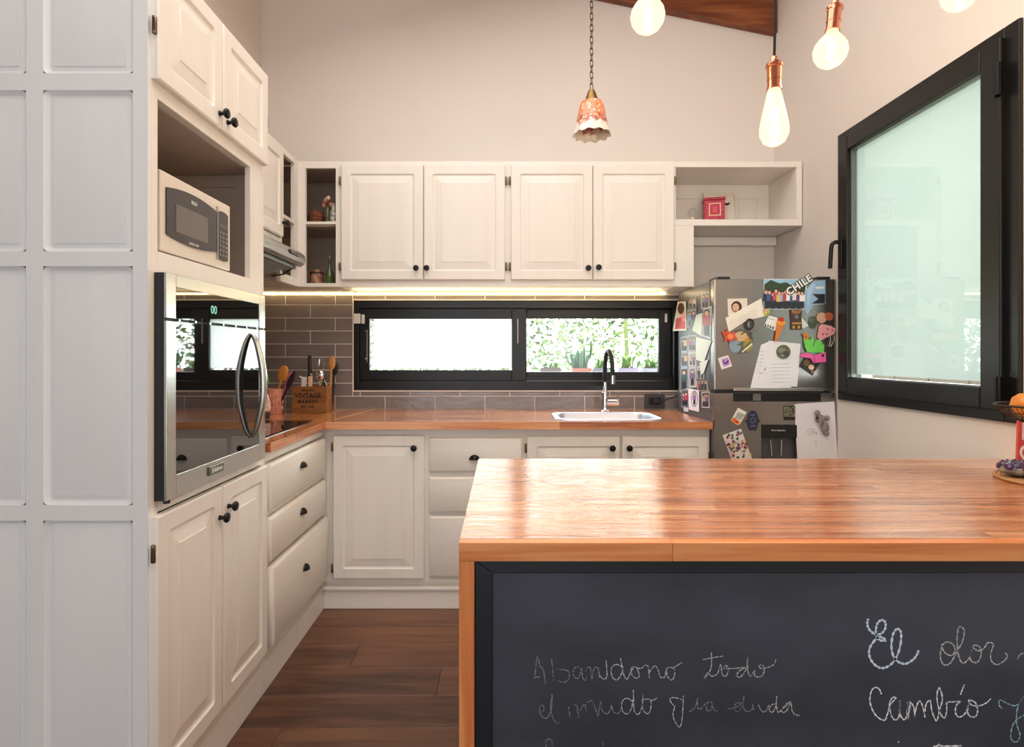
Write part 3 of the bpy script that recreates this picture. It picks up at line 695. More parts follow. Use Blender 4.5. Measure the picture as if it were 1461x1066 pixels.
# ------------------------------------------------------------------ small items in the open shelves
def on_shelf(px, py, Y): return P(px, py, Y)
zsh = uz(316)+.0005
def at(px, Y, z): return ((px-CX)*Y/F, Y, z)
o = thing('wicker_basket', 'small reddish brown dome basket on the upper corner shelf', 'basket', at(451, 3.06, zsh))
bm_ = mat('red_brown_wicker', (128, 70, 42), .7, var=.5, vscale=(120, 120, 120), bump=.5, bscale=(150, 150, 150))
MB().lathe([(.034, 0), (.040, .01), (.040, .04), (.030, .062), (.010, .072), (.0001, .073)], n=18).build('body', bm_, o, smooth=True)
for k in range(4): MB().tube([(.041*math.cos(a*PI/10), .041*math.sin(a*PI/10), .006+k*.011) for a in range(20)], .0022, 5, closed=True).build('woven_ring', bm_, o)
o = thing('flower_jar', 'clear jar of pink dried flowers on the upper corner shelf', 'jar', at(467.5, 3.03, zsh))
MB().lathe([(.018, 0), (.020, .003), (.020, .055), (.015, .062), (.015, .07)], n=16).build('jar', JAR, o, smooth=True)
random.seed(3)
for k in range(6):
    a = k*1.05; rx, ry, rz = .017*math.cos(a), .014*math.sin(a), .080+.012*(k % 3)
    fl = MB().ball((rx, ry, rz), (.011, .011, .009), 8, 5).build('flower', mat('dried_flower_%d' % (k % 3), ((214, 150, 120), (190, 110, 100), (226, 196, 170))[k % 3], .8), o, smooth=True)
    MB().tube([(0, 0, .006), (rx*.6, ry*.6, .04), (rx, ry, rz)], .0013, 5).build('stem', mat('dry_stem', (120, 100, 60), .8), o)
o = thing('patterned_bottle', 'small white bottle with black pattern on the upper corner shelf', 'bottle', at(476, 3.0, zsh))
pb = mat('white_black_pattern', (228, 224, 214), .4, var=.8, vscale=(90, 90, 90), vcol=(50, 46, 44))
MB().lathe([(.015, 0), (.016, .003), (.016, .045), (.009, .055), (.008, .07)], n=14).build('body', pb, o, smooth=True)
MB().lathe([(.009, .070), (.009, .078), (.0001, .079)], n=12).build('cap', mat('grey_cap', (170, 165, 155), .4), o, smooth=True)
zlo = ZU0+.0125
o = thing('patterned_mug', 'brown patterned container on the lower corner shelf', 'container', at(452, 3.07, zlo))
MB().lathe([(.034, 0), (.036, .004), (.036, .062), (.033, .066), (.030, .062), (.030, .006), (.0001, .006)], n=20).build('body', mat('brown_rose_pattern', (196, 150, 116), .5, var=.7, vscale=(45, 45, 45), vcol=(112, 58, 38)), o, smooth=True)
MB().lathe([(.0365, .050), (.0375, .052), (.0375, .056), (.0365, .058)], n=20).build('rim_band', mat('dark_band', (70, 50, 36), .5), o)
o = thing('green_bottle', 'small green glass bottle on the lower corner shelf', 'bottle', at(470.5, 3.02, zlo))
MB().lathe([(.022, 0), (.026, .004), (.026, .04), (.020, .062), (.009, .082), (.007, .12), (.009, .122), (.009, .13), (.0001, .13)], n=16).build('glass', GREENG, o, smooth=True)
MB().lathe([(.006, .130), (.006, .142), (.0001, .142)], n=10).build('cork', mat('cork', (170, 130, 90), .9), o)
o = thing('round_bowl', 'dark round bowl on the shelf of the open unit beside the hood', 'bowl', (-1.16, 2.80, 1.9035))
MB().lathe([(.02, 0), (.045, .02), (.05, .05), (.046, .05), (.018, .006), (.0001, .005)], n=18).build('bowl', mat('dark_brown_ceramic', (60, 42, 34), .3), o, smooth=True)
MB().ball((0, 0, .045), (.03, .03, .02), 10, 6).build('contents', mat('seed_brown', (96, 60, 40), .8), o, smooth=True)
# open shelf on the right
zs2 = uz(322)+.0335
o = thing('tin_box', 'pink and red patterned tin box on the open shelf above the fridge', 'box', at(1018, 3.03, zs2), R(-12))
tinm = mat('pink_red_tin', (190, 48, 78), .4, var=.6, vscale=(70, 70, 70), vcol=(150, 26, 50))
MB().box(-.052, .052, -.045, .045, 0, .116).build('body', tinm, o, bevel=.003)
MB().box(-.055, .055, -.048, .048, .1165, .132).build('lid', mat('pink_red_lid', (176, 40, 66), .4, var=.6, vscale=(60, 60, 60), vcol=(120, 20, 40)), o, bevel=.004)
MB().ball((0, 0, .136), (.006, .006, .006), 8, 5).build('knob', BRASS, o, smooth=True)
m = MB(); frame(m, -.030, .030, .032, .100, (.005,)*4, -.0468, -.0452); m.build('front_emblem_frame', mat('pale_gold', (214, 190, 150), .5), o)
MB().box(-.013, .013, -.0475, -.0452, .050, .082).build('front_emblem', mat('rose_patch', (206, 70, 90), .5), o)
o = thing('picture_frame', 'white picture frame leaning on the back of the open shelf behind the tin', 'picture frame', at(1029, 3.18, zs2))
o.rotation_euler = (R(-8), 0, 0)
wf = mat('white_frame_paint', (226, 218, 206), .5)
m = MB(); frame(m, -.095, .095, 0, .215, (.014,)*4, -.012, 0); m.build('frame', wf, o, bevel=.001)
MB().box(-.081, .081, -.004, -.001, .014, .201).build('mat_board', mat('cream_card', (232, 224, 210), .7), o)
o = thing('glass_globe', 'small clear glass globe ornament at the left of the open shelf', 'ornament', at(988, 3.06, zs2))
MB().ball((0, 0, .066), (.026, .026, .026), 16, 10).build('globe', JAR, o, smooth=True)
MB().lathe([(.018, 0), (.016, .02), (.012, .042)], n=14).build('base', mat('pale_base', (216, 200, 176), .6), o, smooth=True)
o = thing('bird_figurine', 'tiny dark metal bird figurine right of the pink tin', 'figurine', at(1037, 3.04, zs2))
MB().lathe([(.012, 0), (.011, .004), (.002, .006), (.002, .100)], n=10).build('stand', JAR, o, smooth=True)
MB().ball((0, 0, .108), (.014, .006, .007), 10, 6).ball((.013, 0, .114), (.005, .004, .004), 8, 5).build('bird', RUBBER, o, smooth=True)

# ------------------------------------------------------------------ utensils on the left worktop
cr = thing('wooden_crate', 'small brown wooden crate with black VINTAGE MARKET lettering in the corner', 'crate', (-1.130, 3.0, ZC), R(3))
cw, cd, ch = .180, .17, .145
fp = MB().box(0, cw, 0, .009, 0, ch).build('front_board', CRATEW, cr, bevel=.001)
MB().box(cw-.009, cw, .0095, cd-.009, 0, ch).build('side_board', CRATEW, cr, bevel=.001); MB().box(0, .009, .0095, cd-.009, 0, ch).build('side_board', CRATEW, cr, bevel=.001)
MB().box(0, cw, cd-.0085, cd, 0, ch).build('back_board', CRATEW, cr, bevel=.001); MB().box(.0095, cw-.0095, .0095, cd-.0095, 0, .008).build('bottom_board', CRATEW, cr)
ink = mat('black_stamp_ink', (22, 12, 8), .7)
for s_, sz_, zz, sp in (('QUALITY', .013, .124, 1.3), ('VINTAGE', .034, .096, 1.0), ('MARKET', .024, .063, 1.25), ('EST. 1932', .014, .036, 1.2)):
    text_mb(s_, sz_, .0003, spacing=sp, bold=.0008).build('lettering', ink, fp, loc=(cw*.46, -.0006, zz), label='black stamped word')
wspoon = mat('spoon_wood', (196, 136, 72), .5, var=.3, vscale=(30, 30, 4))
def utensil(name, label, base, top, build, group=None, catg='utensil'):
    o = thing(name, label, catg, base); d = Vector(top)-Vector(base); L_ = d.length
    o.rotation_mode = 'QUATERNION'; o.rotation_quaternion = Vector((0, 0, 1)).rotation_difference(d)
    build(o, L_); return o
ci = ZC+.010
def c_at(px, py, Y): return P(px, py, Y)
def knife_steel(o, L_):
    MB().lathe([(.005, 0), (.005, L_-.12)], n=8).build('shaft', STEEL, o, smooth=True)
    MB().lathe([(.009, L_-.12), (.011, L_-.11), (.011, L_-.01), (.009, L_), (.0001, L_)], n=12).build('handle', RUBBER, o, smooth=True)
utensil('knife_sharpener', 'long black-handled tool standing tallest in the wooden crate', (P(443, 0, 3.06)[0], 3.06, ci), P(442, 507, 3.07), knife_steel, catg='tool')
def turner(o, L_):
    MB().box(-.014, .014, -.002, .002, 0, L_).build('blade', mat('white_plastic', (232, 230, 226), .4), o, bevel=.001)
    MB().tube([(-.014, 0, L_-.004), (-.024, 0, L_+.002)], .003, 6).build('hook', STEEL, o)
utensil('white_spatula', 'white flat utensil in the left of the wooden crate', (P(432, 0, 3.05)[0], 3.05, ci), P(434, 538, 3.04), turner)
def peeler(o, L_):
    MB().box(-.010, .010, -.006, .006, 0, L_).build('handle', mat('pale_wood', (222, 182, 140), .5), o, bevel=.002)
    MB().tube([(0, 0, L_), (.004, 0, L_+.008), (-.002, 0, L_+.018)], .0025, 6).build('loop', STEEL, o)
utensil('wooden_peeler', 'pale wooden-handled tool below the black handle in the crate', (P(442, 0, 3.03)[0], 3.028, ci), P(443, 537, 3.022), peeler)
def whisk(o, L_):
    MB().lathe([(.006, 0), (.007, L_-.11), (.004, L_-.10)], n=10).build('handle', CHROME, o, smooth=True)
    for k in range(5):
        a = PI*k/5; ca, sa = math.cos(a), math.sin(a)
        MB().tube([(ca*r_, sa*r_, L_-.10+h) for r_, h in ((-.004, 0), (-.016, .04), (-.023, .07), (-.018, .092), (0, .101), (.018, .092), (.023, .07), (.016, .04), (.004, 0))], .0013, 5).build('wire', CHROME, o, smooth=True)
utensil('whisk', 'shiny wire whisk in the middle of the wooden crate', (P(456, 0, 3.08)[0], 3.08, ci), P(459, 510, 3.08), whisk)
def ladle(o, L_):
    MB().box(-.006, .006, -.0015, .0015, 0, L_-.05).build('handle', CHROME, o)
    MB().ball((0, 0, L_-.03), (.025, .010, .03), 12, 8).build('head', CHROME, o, smooth=True)
utensil('steel_ladle', 'steel ladle with bright round head in front of the whisk', (P(460, 0, 3.05)[0], 3.05, ci), P(455, 528, 3.05), ladle)
def corkscrew(o, L_):
    MB().tube([(0, 0, 0), (0, 0, L_)], .005, 8).build('shaft', CHROME, o)
    for s_ in (-1, 1): MB().tube([(0, 0, L_-.01), (s_*.013, 0, L_-.03), (s_*.018, 0, L_-.06)], .004, 6).build('lever_arm', CHROME, o, smooth=True)
    MB().tube([(.010*math.cos(a*PI/6), 0, L_+.008+.010*math.sin(a*PI/6)) for a in range(12)], .003, 5, closed=True).build('ring', CHROME, o)
utensil('corkscrew', 'chrome winged corkscrew in the wooden crate in front of the wooden spoon', (P(461, 0, 3.12)[0], 3.12, ci), P(463, 541, 3.10), corkscrew)
def spoon(o, L_, m_=wspoon):
    MB().tube([(0, 0, 0), (0, 0, L_-.06)], [.005, .006], 8).build('handle', m_, o, smooth=True)
    MB().ball((0, 0, L_-.038), (.021, .007, .040), 12, 8).build('head', m_, o, smooth=True)
utensil('wooden_spoon', 'wooden spoon at the right end of the wooden crate', (P(469, 0, 3.10)[0], 3.10, ci), P(474, 508, 3.11), spoon)
def dark_ladle(o, L_):
    spoon(o, L_, RUBBER)
utensil('black_spoon', 'black spoon behind the wooden spoon in the crate', (P(473, 0, 3.13)[0], 3.135, ci), P(478.5, 516, 3.14), dark_ladle)
# pink pot
pk = thing('utensil_pot', 'pink glazed ceramic pot holding cooking spoons by the oven tower', 'pot', (P(391, 0, 3.0)[0]-.002, 3.0, ZC))
pinkm = mat('pink_glaze', (224, 156, 132), .22, var=.15, vscale=(30, 30, 30), spec=.6)
MB().lathe([(.041, 0), (.044, .004), (.046, .08), (.050, .128), (.0515, .134), (.047, .134), (.042, .08), (.040, .008), (.0001, .008)], n=28).build('body', pinkm, pk, smooth=True)
random.seed(5)
for k in range(26):
    a = R(-170+ (k % 9)*40+ (k//9)*20); zz = .03+.034*(k//9); rr = .0455+.002*(zz/.13)
    MB().ball((rr*math.cos(a), rr*math.sin(a), zz), (.006, .006, .013), 8, 5).build('relief_leaf', pinkm, pk, smooth=True)
pc = Vector(pk.location)+Vector((0, 0, .01))
def sp2(name, label, dx, top, m_, w=(.021, .007, .040)):
    def bd_(o, L_):
        MB().tube([(0, 0, 0), (0, 0, L_-.06)], [.005, .006], 8).build('handle', m_, o, smooth=True)
        MB().ball((0, 0, L_-w[2]*.95), w, 12, 8).build('head', m_, o, smooth=True)
    utensil(name, label, (pc.x+dx, pc.y, pc.z), top, bd_)
sp2('wooden_spoon', 'orange wooden spoon standing in the pink pot', -.01, P(407, 522, 3.0), mat('orange_wood', (214, 140, 60), .5, var=.2, vscale=(20, 20, 5)), (.028, .009, .045))
sp2('black_spatula', 'dark spatula leaning right out of the pink pot', .012, P(421, 530, 2.98), mat('dark_silicone', (44, 22, 26), .4), (.016, .006, .055))
sp2('pink_spatula', 'dusty pink spatula behind the dark one in the pink pot', .014, P(416, 531, 3.06), mat('pink_silicone', (190, 110, 120), .4), (.016, .006, .05))
sp2('green_spatula', 'bright green spatula at the left of the pink pot', -.005, P(374, 526, 3.0), mat('green_silicone', (96, 178, 50), .35), (.024, .006, .05))
o = thing('salt_jar', 'white jar on a black foot, half hidden behind the oven tower', 'jar', (P(377.5, 0, 2.80)[0], 2.80, ZC))
MB().lathe([(.022, 0), (.024, .004), (.024, .024), (.02, .03)], n=16).build('foot', RUBBER, o, smooth=True)
MB().lathe([(.02, .030), (.027, .036), (.028, .07), (.022, .10), (.012, .125), (.0001, .13)], n=18).build('body', mat('white_print_ceramic', (226, 216, 210), .35, var=.25, vscale=(50, 50, 50), vcol=(190, 110, 110)), o, smooth=True)

# ------------------------------------------------------------------ fridge
YFR = 2.632; FX0, FX1 = .990, 1.562
fr = thing('fridge', 'tall grey steel fridge-freezer with water dispenser, covered in magnets and photos', 'fridge', (0, YFR, 0))
fz = lambda py: H-(py-CY)*YFR/F
fxx = lambda px: (px-CX)*YFR/F
ZT = fz(398)
MB().box(FX0+.0, FX1, .055, .54, .02, ZT-.004).build('body', FRSIDE, fr, bevel=.004)
d1 = MB().box(FX0, FX1, 0, .048, fz(557), ZT).build('upper_door', FRIDGE, fr, bevel=.006)
dx0, dx1, dz0, dz1 = fxx(1086), fxx(1137), .62, fz(606)
m = MB(); hz = fz(573)
# lower door built round the recessed grip and the dispenser bay
zz1 = fz(561)
m.box(FX0, FX1, .03, .048, .05, zz1)
m.box(FX0, dx0, 0, .03, .05, hz).box(dx1, FX1, 0, .03, .05, hz).box(dx0, dx1, 0, .03, .05, dz0).box(dx0, dx1, 0, .03, dz1, hz)
m.box(FX0, fxx(1046), 0, .03, hz, zz1).box(fxx(1171), FX1, 0, .03, hz, zz1)
d2 = m.build('lower_door', FRIDGE, fr)
MB().box(fxx(1046), fxx(1171), .022, .0298, hz, zz1-.002).build('grip_recess', RUBBER, d2)
MB().box(fxx(1046), fxx(1174), -.006, .0, fz(558), fz(553.5)).build('grip_strip', STEEL, d1, bevel=.002)
MB().box(fxx(1077), fxx(1088), .018, .0218, hz+.003, zz1-.004).build('grip_sticker', mat('grey_button', (118, 114, 110)), d2)
dp = MB().box(dx0+.001, dx1-.001, -.003, .0, fz(625), dz1-.001).box(dx0+.001, dx1-.001, .0, .03, fz(625), dz1-.001).build('dispenser_panel', RUBBER, fr, bevel=.001)
MB().box(dx0+.001, dx1-.001, .024, .0295, dz0+.001, fz(625)).build('dispenser_bay', mat('dispenser_grey', (84, 84, 88), .3, .4), fr)
MB().tube([(fxx(1101), .012, fz(628)), (fxx(1103), .010, fz(651)), (fxx(1116), .010, fz(651)), (fxx(1117), .012, fz(628))], .003, 6).build('dispenser_paddle', CHROME, fr, smooth=True)
text_mb('Water Dispenser', .0095, .0002).build('lettering', mat('pale_print', (235, 238, 225)), fr, loc=(fxx(1110), -.0036, fz(614)), label='small white lettering')
for hx_ in (FX0+.05, FX1-.05): MB().box(hx_-.03, hx_+.03, .01, .12, ZT-.003, ZT+.012).build('top_hinge_cover', RUBBER, fr, bevel=.003)
for hx_ in (FX0+.05, FX1-.05): MB().lathe([(.02, 0), (.02, .021)], (hx_, .3, 0), 'z', 10).build('foot', RUBBER, fr)

def ell(cx, cy, rx, ry, n=14, a0=0):
    return [(cx+rx*math.cos(a0+2*PI*i/n), cy+ry*math.sin(a0+2*PI*i/n)) for i in range(n)]
def quad(*p): return list(p)
def flat(name, label, catg, outline, base, prints=(), layer=0, group=None, th=.0007, mapper=None, side=False, origin=None):
    """thin card of its own thickness with its print; outline in surface coordinates (u to the right, z up)"""
    off = layer*.0012+.0004
    cu = sum(p[0] for p in outline)/len(outline); cz = sum(p[1] for p in outline)/len(outline)
    loc = (FX0-off, cu, cz) if side else (cu, YFR-off, cz)
    o = thing(name, label, catg, loc, -PI/2 if side else 0, group)
    sg = -1 if side else 1
    loc2 = [((u-cu)*sg, z-cz) for u, z in outline]
    m = MB(); m.cur = srgb(*base); m.prism(loc2, -th, 0); m.build('card' if th < .0015 else 'body', PRINT, o)
    if prints:
        m = MB()
        for i, (c, pl) in enumerate(prints):
            m.cur = srgb(*c); k = len(pl)
            m.add([((u-cu)*sg, -th-.00008*(i+1), z-cz) for u, z in pl], [tuple(range(k))])
        m.build('print', PRINT, o)
    return o
def FM(pts, ox=1010, oy=390, s=6.268): return [(fxx(ox+x/s), fz(oy+y/s)) for x, y in pts]
def FL(pts): return FM(pts, 1010, 545, 7.69)
def person(x, y, h, cl, skin=(222, 170, 140), hair=(60, 38, 28)):
    w = h*.17
    return [((40, 40, 50), [(x-w*.6, y), (x+w*.6, y), (x+w*.6, y-h*.45), (x-w*.6, y-h*.45)]), (cl, [(x-w, y-h*.4), (x+w, y-h*.4), (x+w*.9, y-h*.8), (x-w*.9, y-h*.8)]),
            (hair, ell(x, y-h*.9, w*.72, w*.85, 10)), (skin, ell(x, y-h*.87, w*.5, w*.6, 8))]
def mp(prs, f): return [(c, f(pl)) for c, pl in prs]
G = 'magnets and papers on the fridge front'
# upper door
pr = [((226, 214, 200), [(182, 228), (345, 226), (345, 380), (182, 360)]), ((58, 36, 26), ell(255, 300, 48, 52)), ((226, 180, 150), ell(248, 305, 30, 36)), ((170, 60, 60), ell(250, 325, 9, 4, 8)), ((50, 30, 26), ell(238, 298, 5, 3, 6)), ((50, 30, 26), ell(262, 298, 5, 3, 6))]
flat('photo', 'portrait photo of a person with dark hair, behind the cream letter on the fridge', 'photo', FM([(175, 228), (350, 224), (350, 400), (180, 375)]), (236, 230, 220), mp(pr, FM), 0)
lines = [((176, 166, 158), [(190+4*k, 440-22*0+k*18), (430+k*3, 320+k*18), (430+k*3, 323+k*18), (190+4*k, 443+k*18)]) for k in range(4)]
flat('letter_card', 'cream handwritten card tilted across the portrait photo on the fridge', 'card', FM([(155, 400), (475, 225), (505, 385), (350, 420), (185, 525)]), (238, 230, 216), mp(lines, FM), 1)
flat('flower_magnet', 'small yellow and pink flower magnet at the right end of the cream card', 'magnet', FM(ell(520, 350, 28, 34, 9)), (196, 190, 110), mp([((220, 150, 160), ell(500, 335, 18, 14)), ((150, 160, 60), ell(528, 360, 16, 18)), ((240, 220, 120), ell(515, 352, 8, 8))], FM), 2, th=.004)
pr = [((140, 156, 172), [(250, 640)]+ell(240, 650, 55, 62)), ((206, 176, 130), ell(290, 565, 60, 45)), ((150, 140, 70), ell(355, 640, 42, 60)), ((60, 54, 50), [(290, 545), (325, 520), (330, 528), (296, 554)]), ((230, 226, 210), [(300, 700), (390, 625), (394, 636), (304, 712)]), ((60, 54, 50), [(320, 660), (385, 610), (388, 616), (324, 668)]), ((224, 140, 60), [(320, 590), (365, 560), (350, 620)])]
flat('round_magnet', 'large round magnet with coloured patches under the cream card', 'magnet', FM(ell(290, 610, 112, 110, 28)), (92, 94, 84), mp(pr, FM), 0, th=.003)
flat('orange_flower_magnet', 'bright orange-red maple-leaf shaped magnet left of the round magnet', 'magnet', FM([(115, 520), (150, 530), (165, 500), (195, 535), (240, 525), (235, 560), (265, 590), (215, 595), (190, 620), (170, 590), (140, 620), (145, 575)]), (216, 84, 48), mp([((236, 140, 90), ell(195, 565, 28, 24)), ((190, 60, 40), ell(160, 550, 12, 10))], FM), 4, th=.003)
o = thing('keyring', 'black keyring with a grey disc hanging over the cream card', 'keyring', (fxx(1068), YFR-.012, fz(463)))
MB().tube([(.017*math.cos(a*PI/8), 0, .024*math.sin(a*PI/8)) for a in range(16)], .004, 6, closed=True).build('ring', RUBBER, o, smooth=True)
MB().tube(cat([(.005, 0, -.026), (.012, 0, -.035), (.018, 0, -.045)]), .002, 5).build('chain', CHROME, o)
MB().lathe([(.0001, 0), (.012, 0), (.012, .002), (.0001, .002)], (.020, .002, -.052), 'y', 14).build('disc', mat('keyring_disc', (120, 140, 136), .3, .5), o)
pr = [((150, 190, 214), [(503, 55), (885, 55), (870, 150), (503, 150)]), ((46, 66, 40), [(503, 100), (560, 60), (640, 90), (700, 80), (780, 130), (870, 110), (870, 230), (503, 230)]), ((130, 140, 150), [(503, 240), (870, 240), (860, 320), (503, 320)])]
cols_ = [(40, 40, 70), (70, 90, 140), (60, 60, 70), (200, 70, 120), (220, 190, 90), (150, 180, 210), (190, 60, 70), (230, 230, 236), (60, 90, 130), (226, 220, 210), (90, 60, 110), (240, 232, 226)]
for i in range(12): pr += person(520+i*29, 318-(i % 2)*8, 170-(i % 3)*12, cols_[i])
flat('group_photo', 'wide photo of a group of people standing outdoors at the top of the fridge', 'photo', FM([(500, 50), (890, 52), (872, 235), (872, 326), (500, 322)]), (226, 226, 226), mp(pr, FM), 0)
pr = [((26, 32, 40), [(930, 185), (1045, 185), (1045, 272), (925, 272), (985, 230)]), ((170, 200, 226), [(885, 150), (930, 95), (960, 90), (915, 200), (890, 330)]), ((214, 226, 232), [(960, 120), (1035, 118), (1035, 138), (960, 140)])]
flat('travel_card', 'pale blue cut-out card with a dark picture at the top right of the fridge', 'card', FM([(862, 165), (940, 66), (1048, 62), (1048, 275), (940, 282), (885, 380), (862, 330)]), (150, 184, 212), mp(pr, FM), 1)
o = thing('letter_magnet', 'black and white CHILE lettering magnet tilted over the group photo', 'magnet', (fxx(1139.5), YFR-.0035, fz(407.5))); o.rotation_euler = (0, R(-33), 0)
text_mb('CHILE', .046, .0012, spacing=1.12, bold=.0052).build('letters', mat('black_letter', (20, 20, 20), .4), o)
tb = text_mb('CHILE', .046, .0004, spacing=1.12, bold=.0016); tb.build('letter_faces', mat('white_letter', (236, 234, 228), .4), o, loc=(0, -.0018, .001), label='white letter faces')
pr = [((70, 70, 76), [(512, 450), (524, 452), (518, 478), (506, 474)]), ((70, 70, 76), [(532, 458), (545, 460), (540, 484), (528, 480)]), ((70, 70, 76), [(552, 466), (566, 470), (562, 492), (548, 488)]), ((70, 70, 76), [(574, 476), (590, 480), (586, 500), (570, 496)]), ((170, 166, 164), [(540, 400), (600, 415), (598, 420), (538, 405)])]
flat('small_note', 'small white note with dark letters tucked behind the ice cream magnet', 'note', FM([(545, 378), (625, 400), (602, 516), (500, 470)]), (236, 234, 230), mp(pr, FM), 0)
o = thing('ice_cream_magnet', 'orange ice cream cone magnet above the white sheets', 'magnet', (fxx(1112), YFR-.006, fz(470)))
def loc_of(pts): return [(fxx(1010+x/6.268)-fxx(1112), fz(390+y/6.268)-fz(470)) for x, y in pts]
MB().prism(loc_of([(608, 455), (672, 462), (606, 612), (588, 608)]), -.006, 0).build('cone', mat('cone_orange', (214, 122, 50), .5), o, bevel=.001)
MB().prism(loc_of(ell(643, 445, 38, 26, 12)), -.008, 0).build('scoop', mat('scoop_orange', (240, 150, 50), .4), o, bevel=.001)
MB().prism(loc_of(ell(645, 415, 24, 22, 10)), -.009, -.001).build('top_scoop', mat('scoop_red', (190, 50, 40), .4), o, bevel=.001)
pr = [((150, 100, 40), ell(780, 350, 40, 16)), ((60, 50, 50), ell(785, 395, 32, 34)), ((120, 110, 110), ell(785, 390, 18, 18)), ((190, 140, 50), [(745, 440), (825, 440), (825, 455), (745, 455)]), ((200, 150, 60), [(750, 470), (770, 470), (770, 495), (750, 495)]), ((200, 150, 60), [(795, 470), (815, 470), (815, 495), (795, 495)]), ((180, 130, 60), ell(750, 335, 10, 8)), ((180, 130, 60), ell(818, 335, 10, 8))]
flat('carved_magnet', 'brown and gold carved-figure magnet under the group photo', 'magnet', FM([(728, 325), (835, 325), (830, 420), (836, 505), (735, 505), (740, 420)]), (70, 44, 28), mp(pr, FM), 2, th=.005)
flat('paper_scrap', 'white triangular paper scrap right of the brown carved magnet', 'note', FM([(828, 400), (845, 400), (900, 470), (832, 500)]), (220, 224, 214), (), 0)
o = thing('flamingo_magnet', 'pink spotted winged figure magnet with a brown head and wire legs', 'magnet', (fxx(1178), YFR-.003, fz(465)))
def loc2(pts): return [(fxx(1010+x/6.268)-fxx(1178), fz(390+y/6.268)-fz(465)) for x, y in pts]
MB().prism(loc2([(985, 480), (1010, 455), (1090, 470), (1135, 500), (1120, 545), (1040, 580), (1000, 605), (972, 575)]), -.006, 0).build('body', mat('spotted_pink', (222, 156, 160), .6), o, bevel=.001)
for (x_, y_) in ((1060, 500), (1105, 510), (1020, 545), (1052, 545)): MB().prism(loc2(ell(x_, y_, 8, 8, 8)), -.0068, -.006).build('spot', mat('spot_red', (150, 40, 60), .6), o)
MB().prism(loc2(ell(1008, 400, 44, 48, 12)), -.008, 0).build('head', mat('head_beige', (196, 160, 134), .6), o, bevel=.001)
MB().prism(loc2(ell(1072, 388, 38, 38, 12)), -.009, -.001).build('flower', mat('brown_rust', (168, 88, 56), .6), o, bevel=.001)
for x_, xe in ((1085, 1075), (1120, 1090)):
    MB().tube([(p[0], -.004, p[1]) for p in loc2([(x_, 555), (x_+3, 600), (xe, 655)])], .0012, 5).build('leg', mat('white_wire', (220, 214, 210), .5), o)
for (x_, y_, r_) in ((940, 440, 40), (925, 480, 30)): pass
flat('green_shadow_blob', 'dark green blob standing for the shadow left of the pink winged figure', 'magnet', FM(ell(935, 440, 38, 58, 15)), (74, 84, 58), mp([((96, 106, 74), ell(925, 420, 18, 22)), ((58, 66, 44), ell(945, 470, 16, 20))], FM), 0, th=.004)  # shadow beside the figure, put in as a dark green patch
flat('cactus_magnet', 'bright green leafy cut-out magnet in a pink pot on the fridge', 'magnet', FM([(848, 575), (905, 600), (930, 560), (945, 610), (990, 590), (1032, 640), (1028, 712), (880, 705), (855, 650)]), (116, 214, 90), mp([((40, 40, 30), [(930, 650), (945, 600), (950, 602), (936, 655)]), ((40, 40, 30), ell(1012, 632, 6, 6)), ((60, 120, 50), [(855, 600), (862, 660), (880, 705), (868, 690), (850, 640)])], FM), 3, th=.004)
flat('pot_magnet', 'hot pink pot-shaped magnet under the green leafy magnet', 'magnet', FM([(815, 725), (880, 708), (935, 735), (1042, 705), (1046, 792), (935, 802), (910, 760), (820, 748)]), (240, 100, 170), mp([((50, 30, 40), ell(1016, 735, 13, 13)), ((200, 60, 130), [(935, 740), (945, 740), (950, 798), (938, 798)])], FM), 5, th=.004)
flat('orange_starfish_magnet', 'small orange flower magnet above the green leafy magnet', 'magnet', FM([(832, 535), (850, 545), (865, 528), (878, 550), (902, 555), (890, 575), (898, 600), (872, 590), (850, 602), (852, 575)]), (206, 130, 50), mp([((150, 90, 40), ell(868, 568, 10, 10))], FM), 4, th=.003)
flat('dark_photo', 'small dark photo with a pale flower, tilted below the pink pot magnet', 'photo', FM([(865, 735), (1000, 800), (932, 915), (812, 832)]), (48, 34, 26), mp([((120, 80, 50), ell(880, 800, 26, 30)), ((224, 190, 160), ell(922, 840, 26, 24)), ((240, 220, 200), ell(930, 848, 12, 12)), ((150, 110, 60), ell(935, 880, 18, 14))], FM), 0, th=.002)
for i, (pts_, lab, ly) in enumerate((([(475, 640), (540, 612), (745, 800), (745, 1022), (378, 1030), (388, 985)], 'white sheet at the back of the papers on the upper fridge door', 0), ([(540, 603), (826, 630), (796, 1014), (545, 1000), (505, 800)], 'front white sheet held by a round magnet on the upper fridge door', 1))):
    ln = []
    random.seed(40+i)
    for k in range(9):
        yy = 700+k*32+i*15; x_a = (430+8*(9-k) if i == 0 else 560); x_b = (510 if i == 0 else 780)
        if i == 1 and yy < 785: continue
        ln.append(((176, 174, 178), [(x_a+random.randint(0, 20), yy), (x_b-random.randint(0, 70), yy-3), (x_b-60, yy+1), (x_a+10, yy+4)]))
    if i == 0: ln.append(((70, 70, 76), [(500, 870), (520, 820), (524, 822), (506, 872)]))
    flat('paper_sheet', lab, 'paper', FM(pts_), (232, 231, 234), mp(ln, FM), ly, 'white sheets on the upper fridge door')
flat('disc_magnet', 'round olive photo magnet holding the white sheets', 'magnet', FM(ell(670, 702, 63, 62, 24)), (96, 94, 78), mp([((130, 132, 108), ell(655, 690, 34, 24)), ((70, 74, 56), ell(690, 720, 30, 26)), ((160, 150, 130), ell(660, 735, 18, 8))], FM), 3, th=.003)
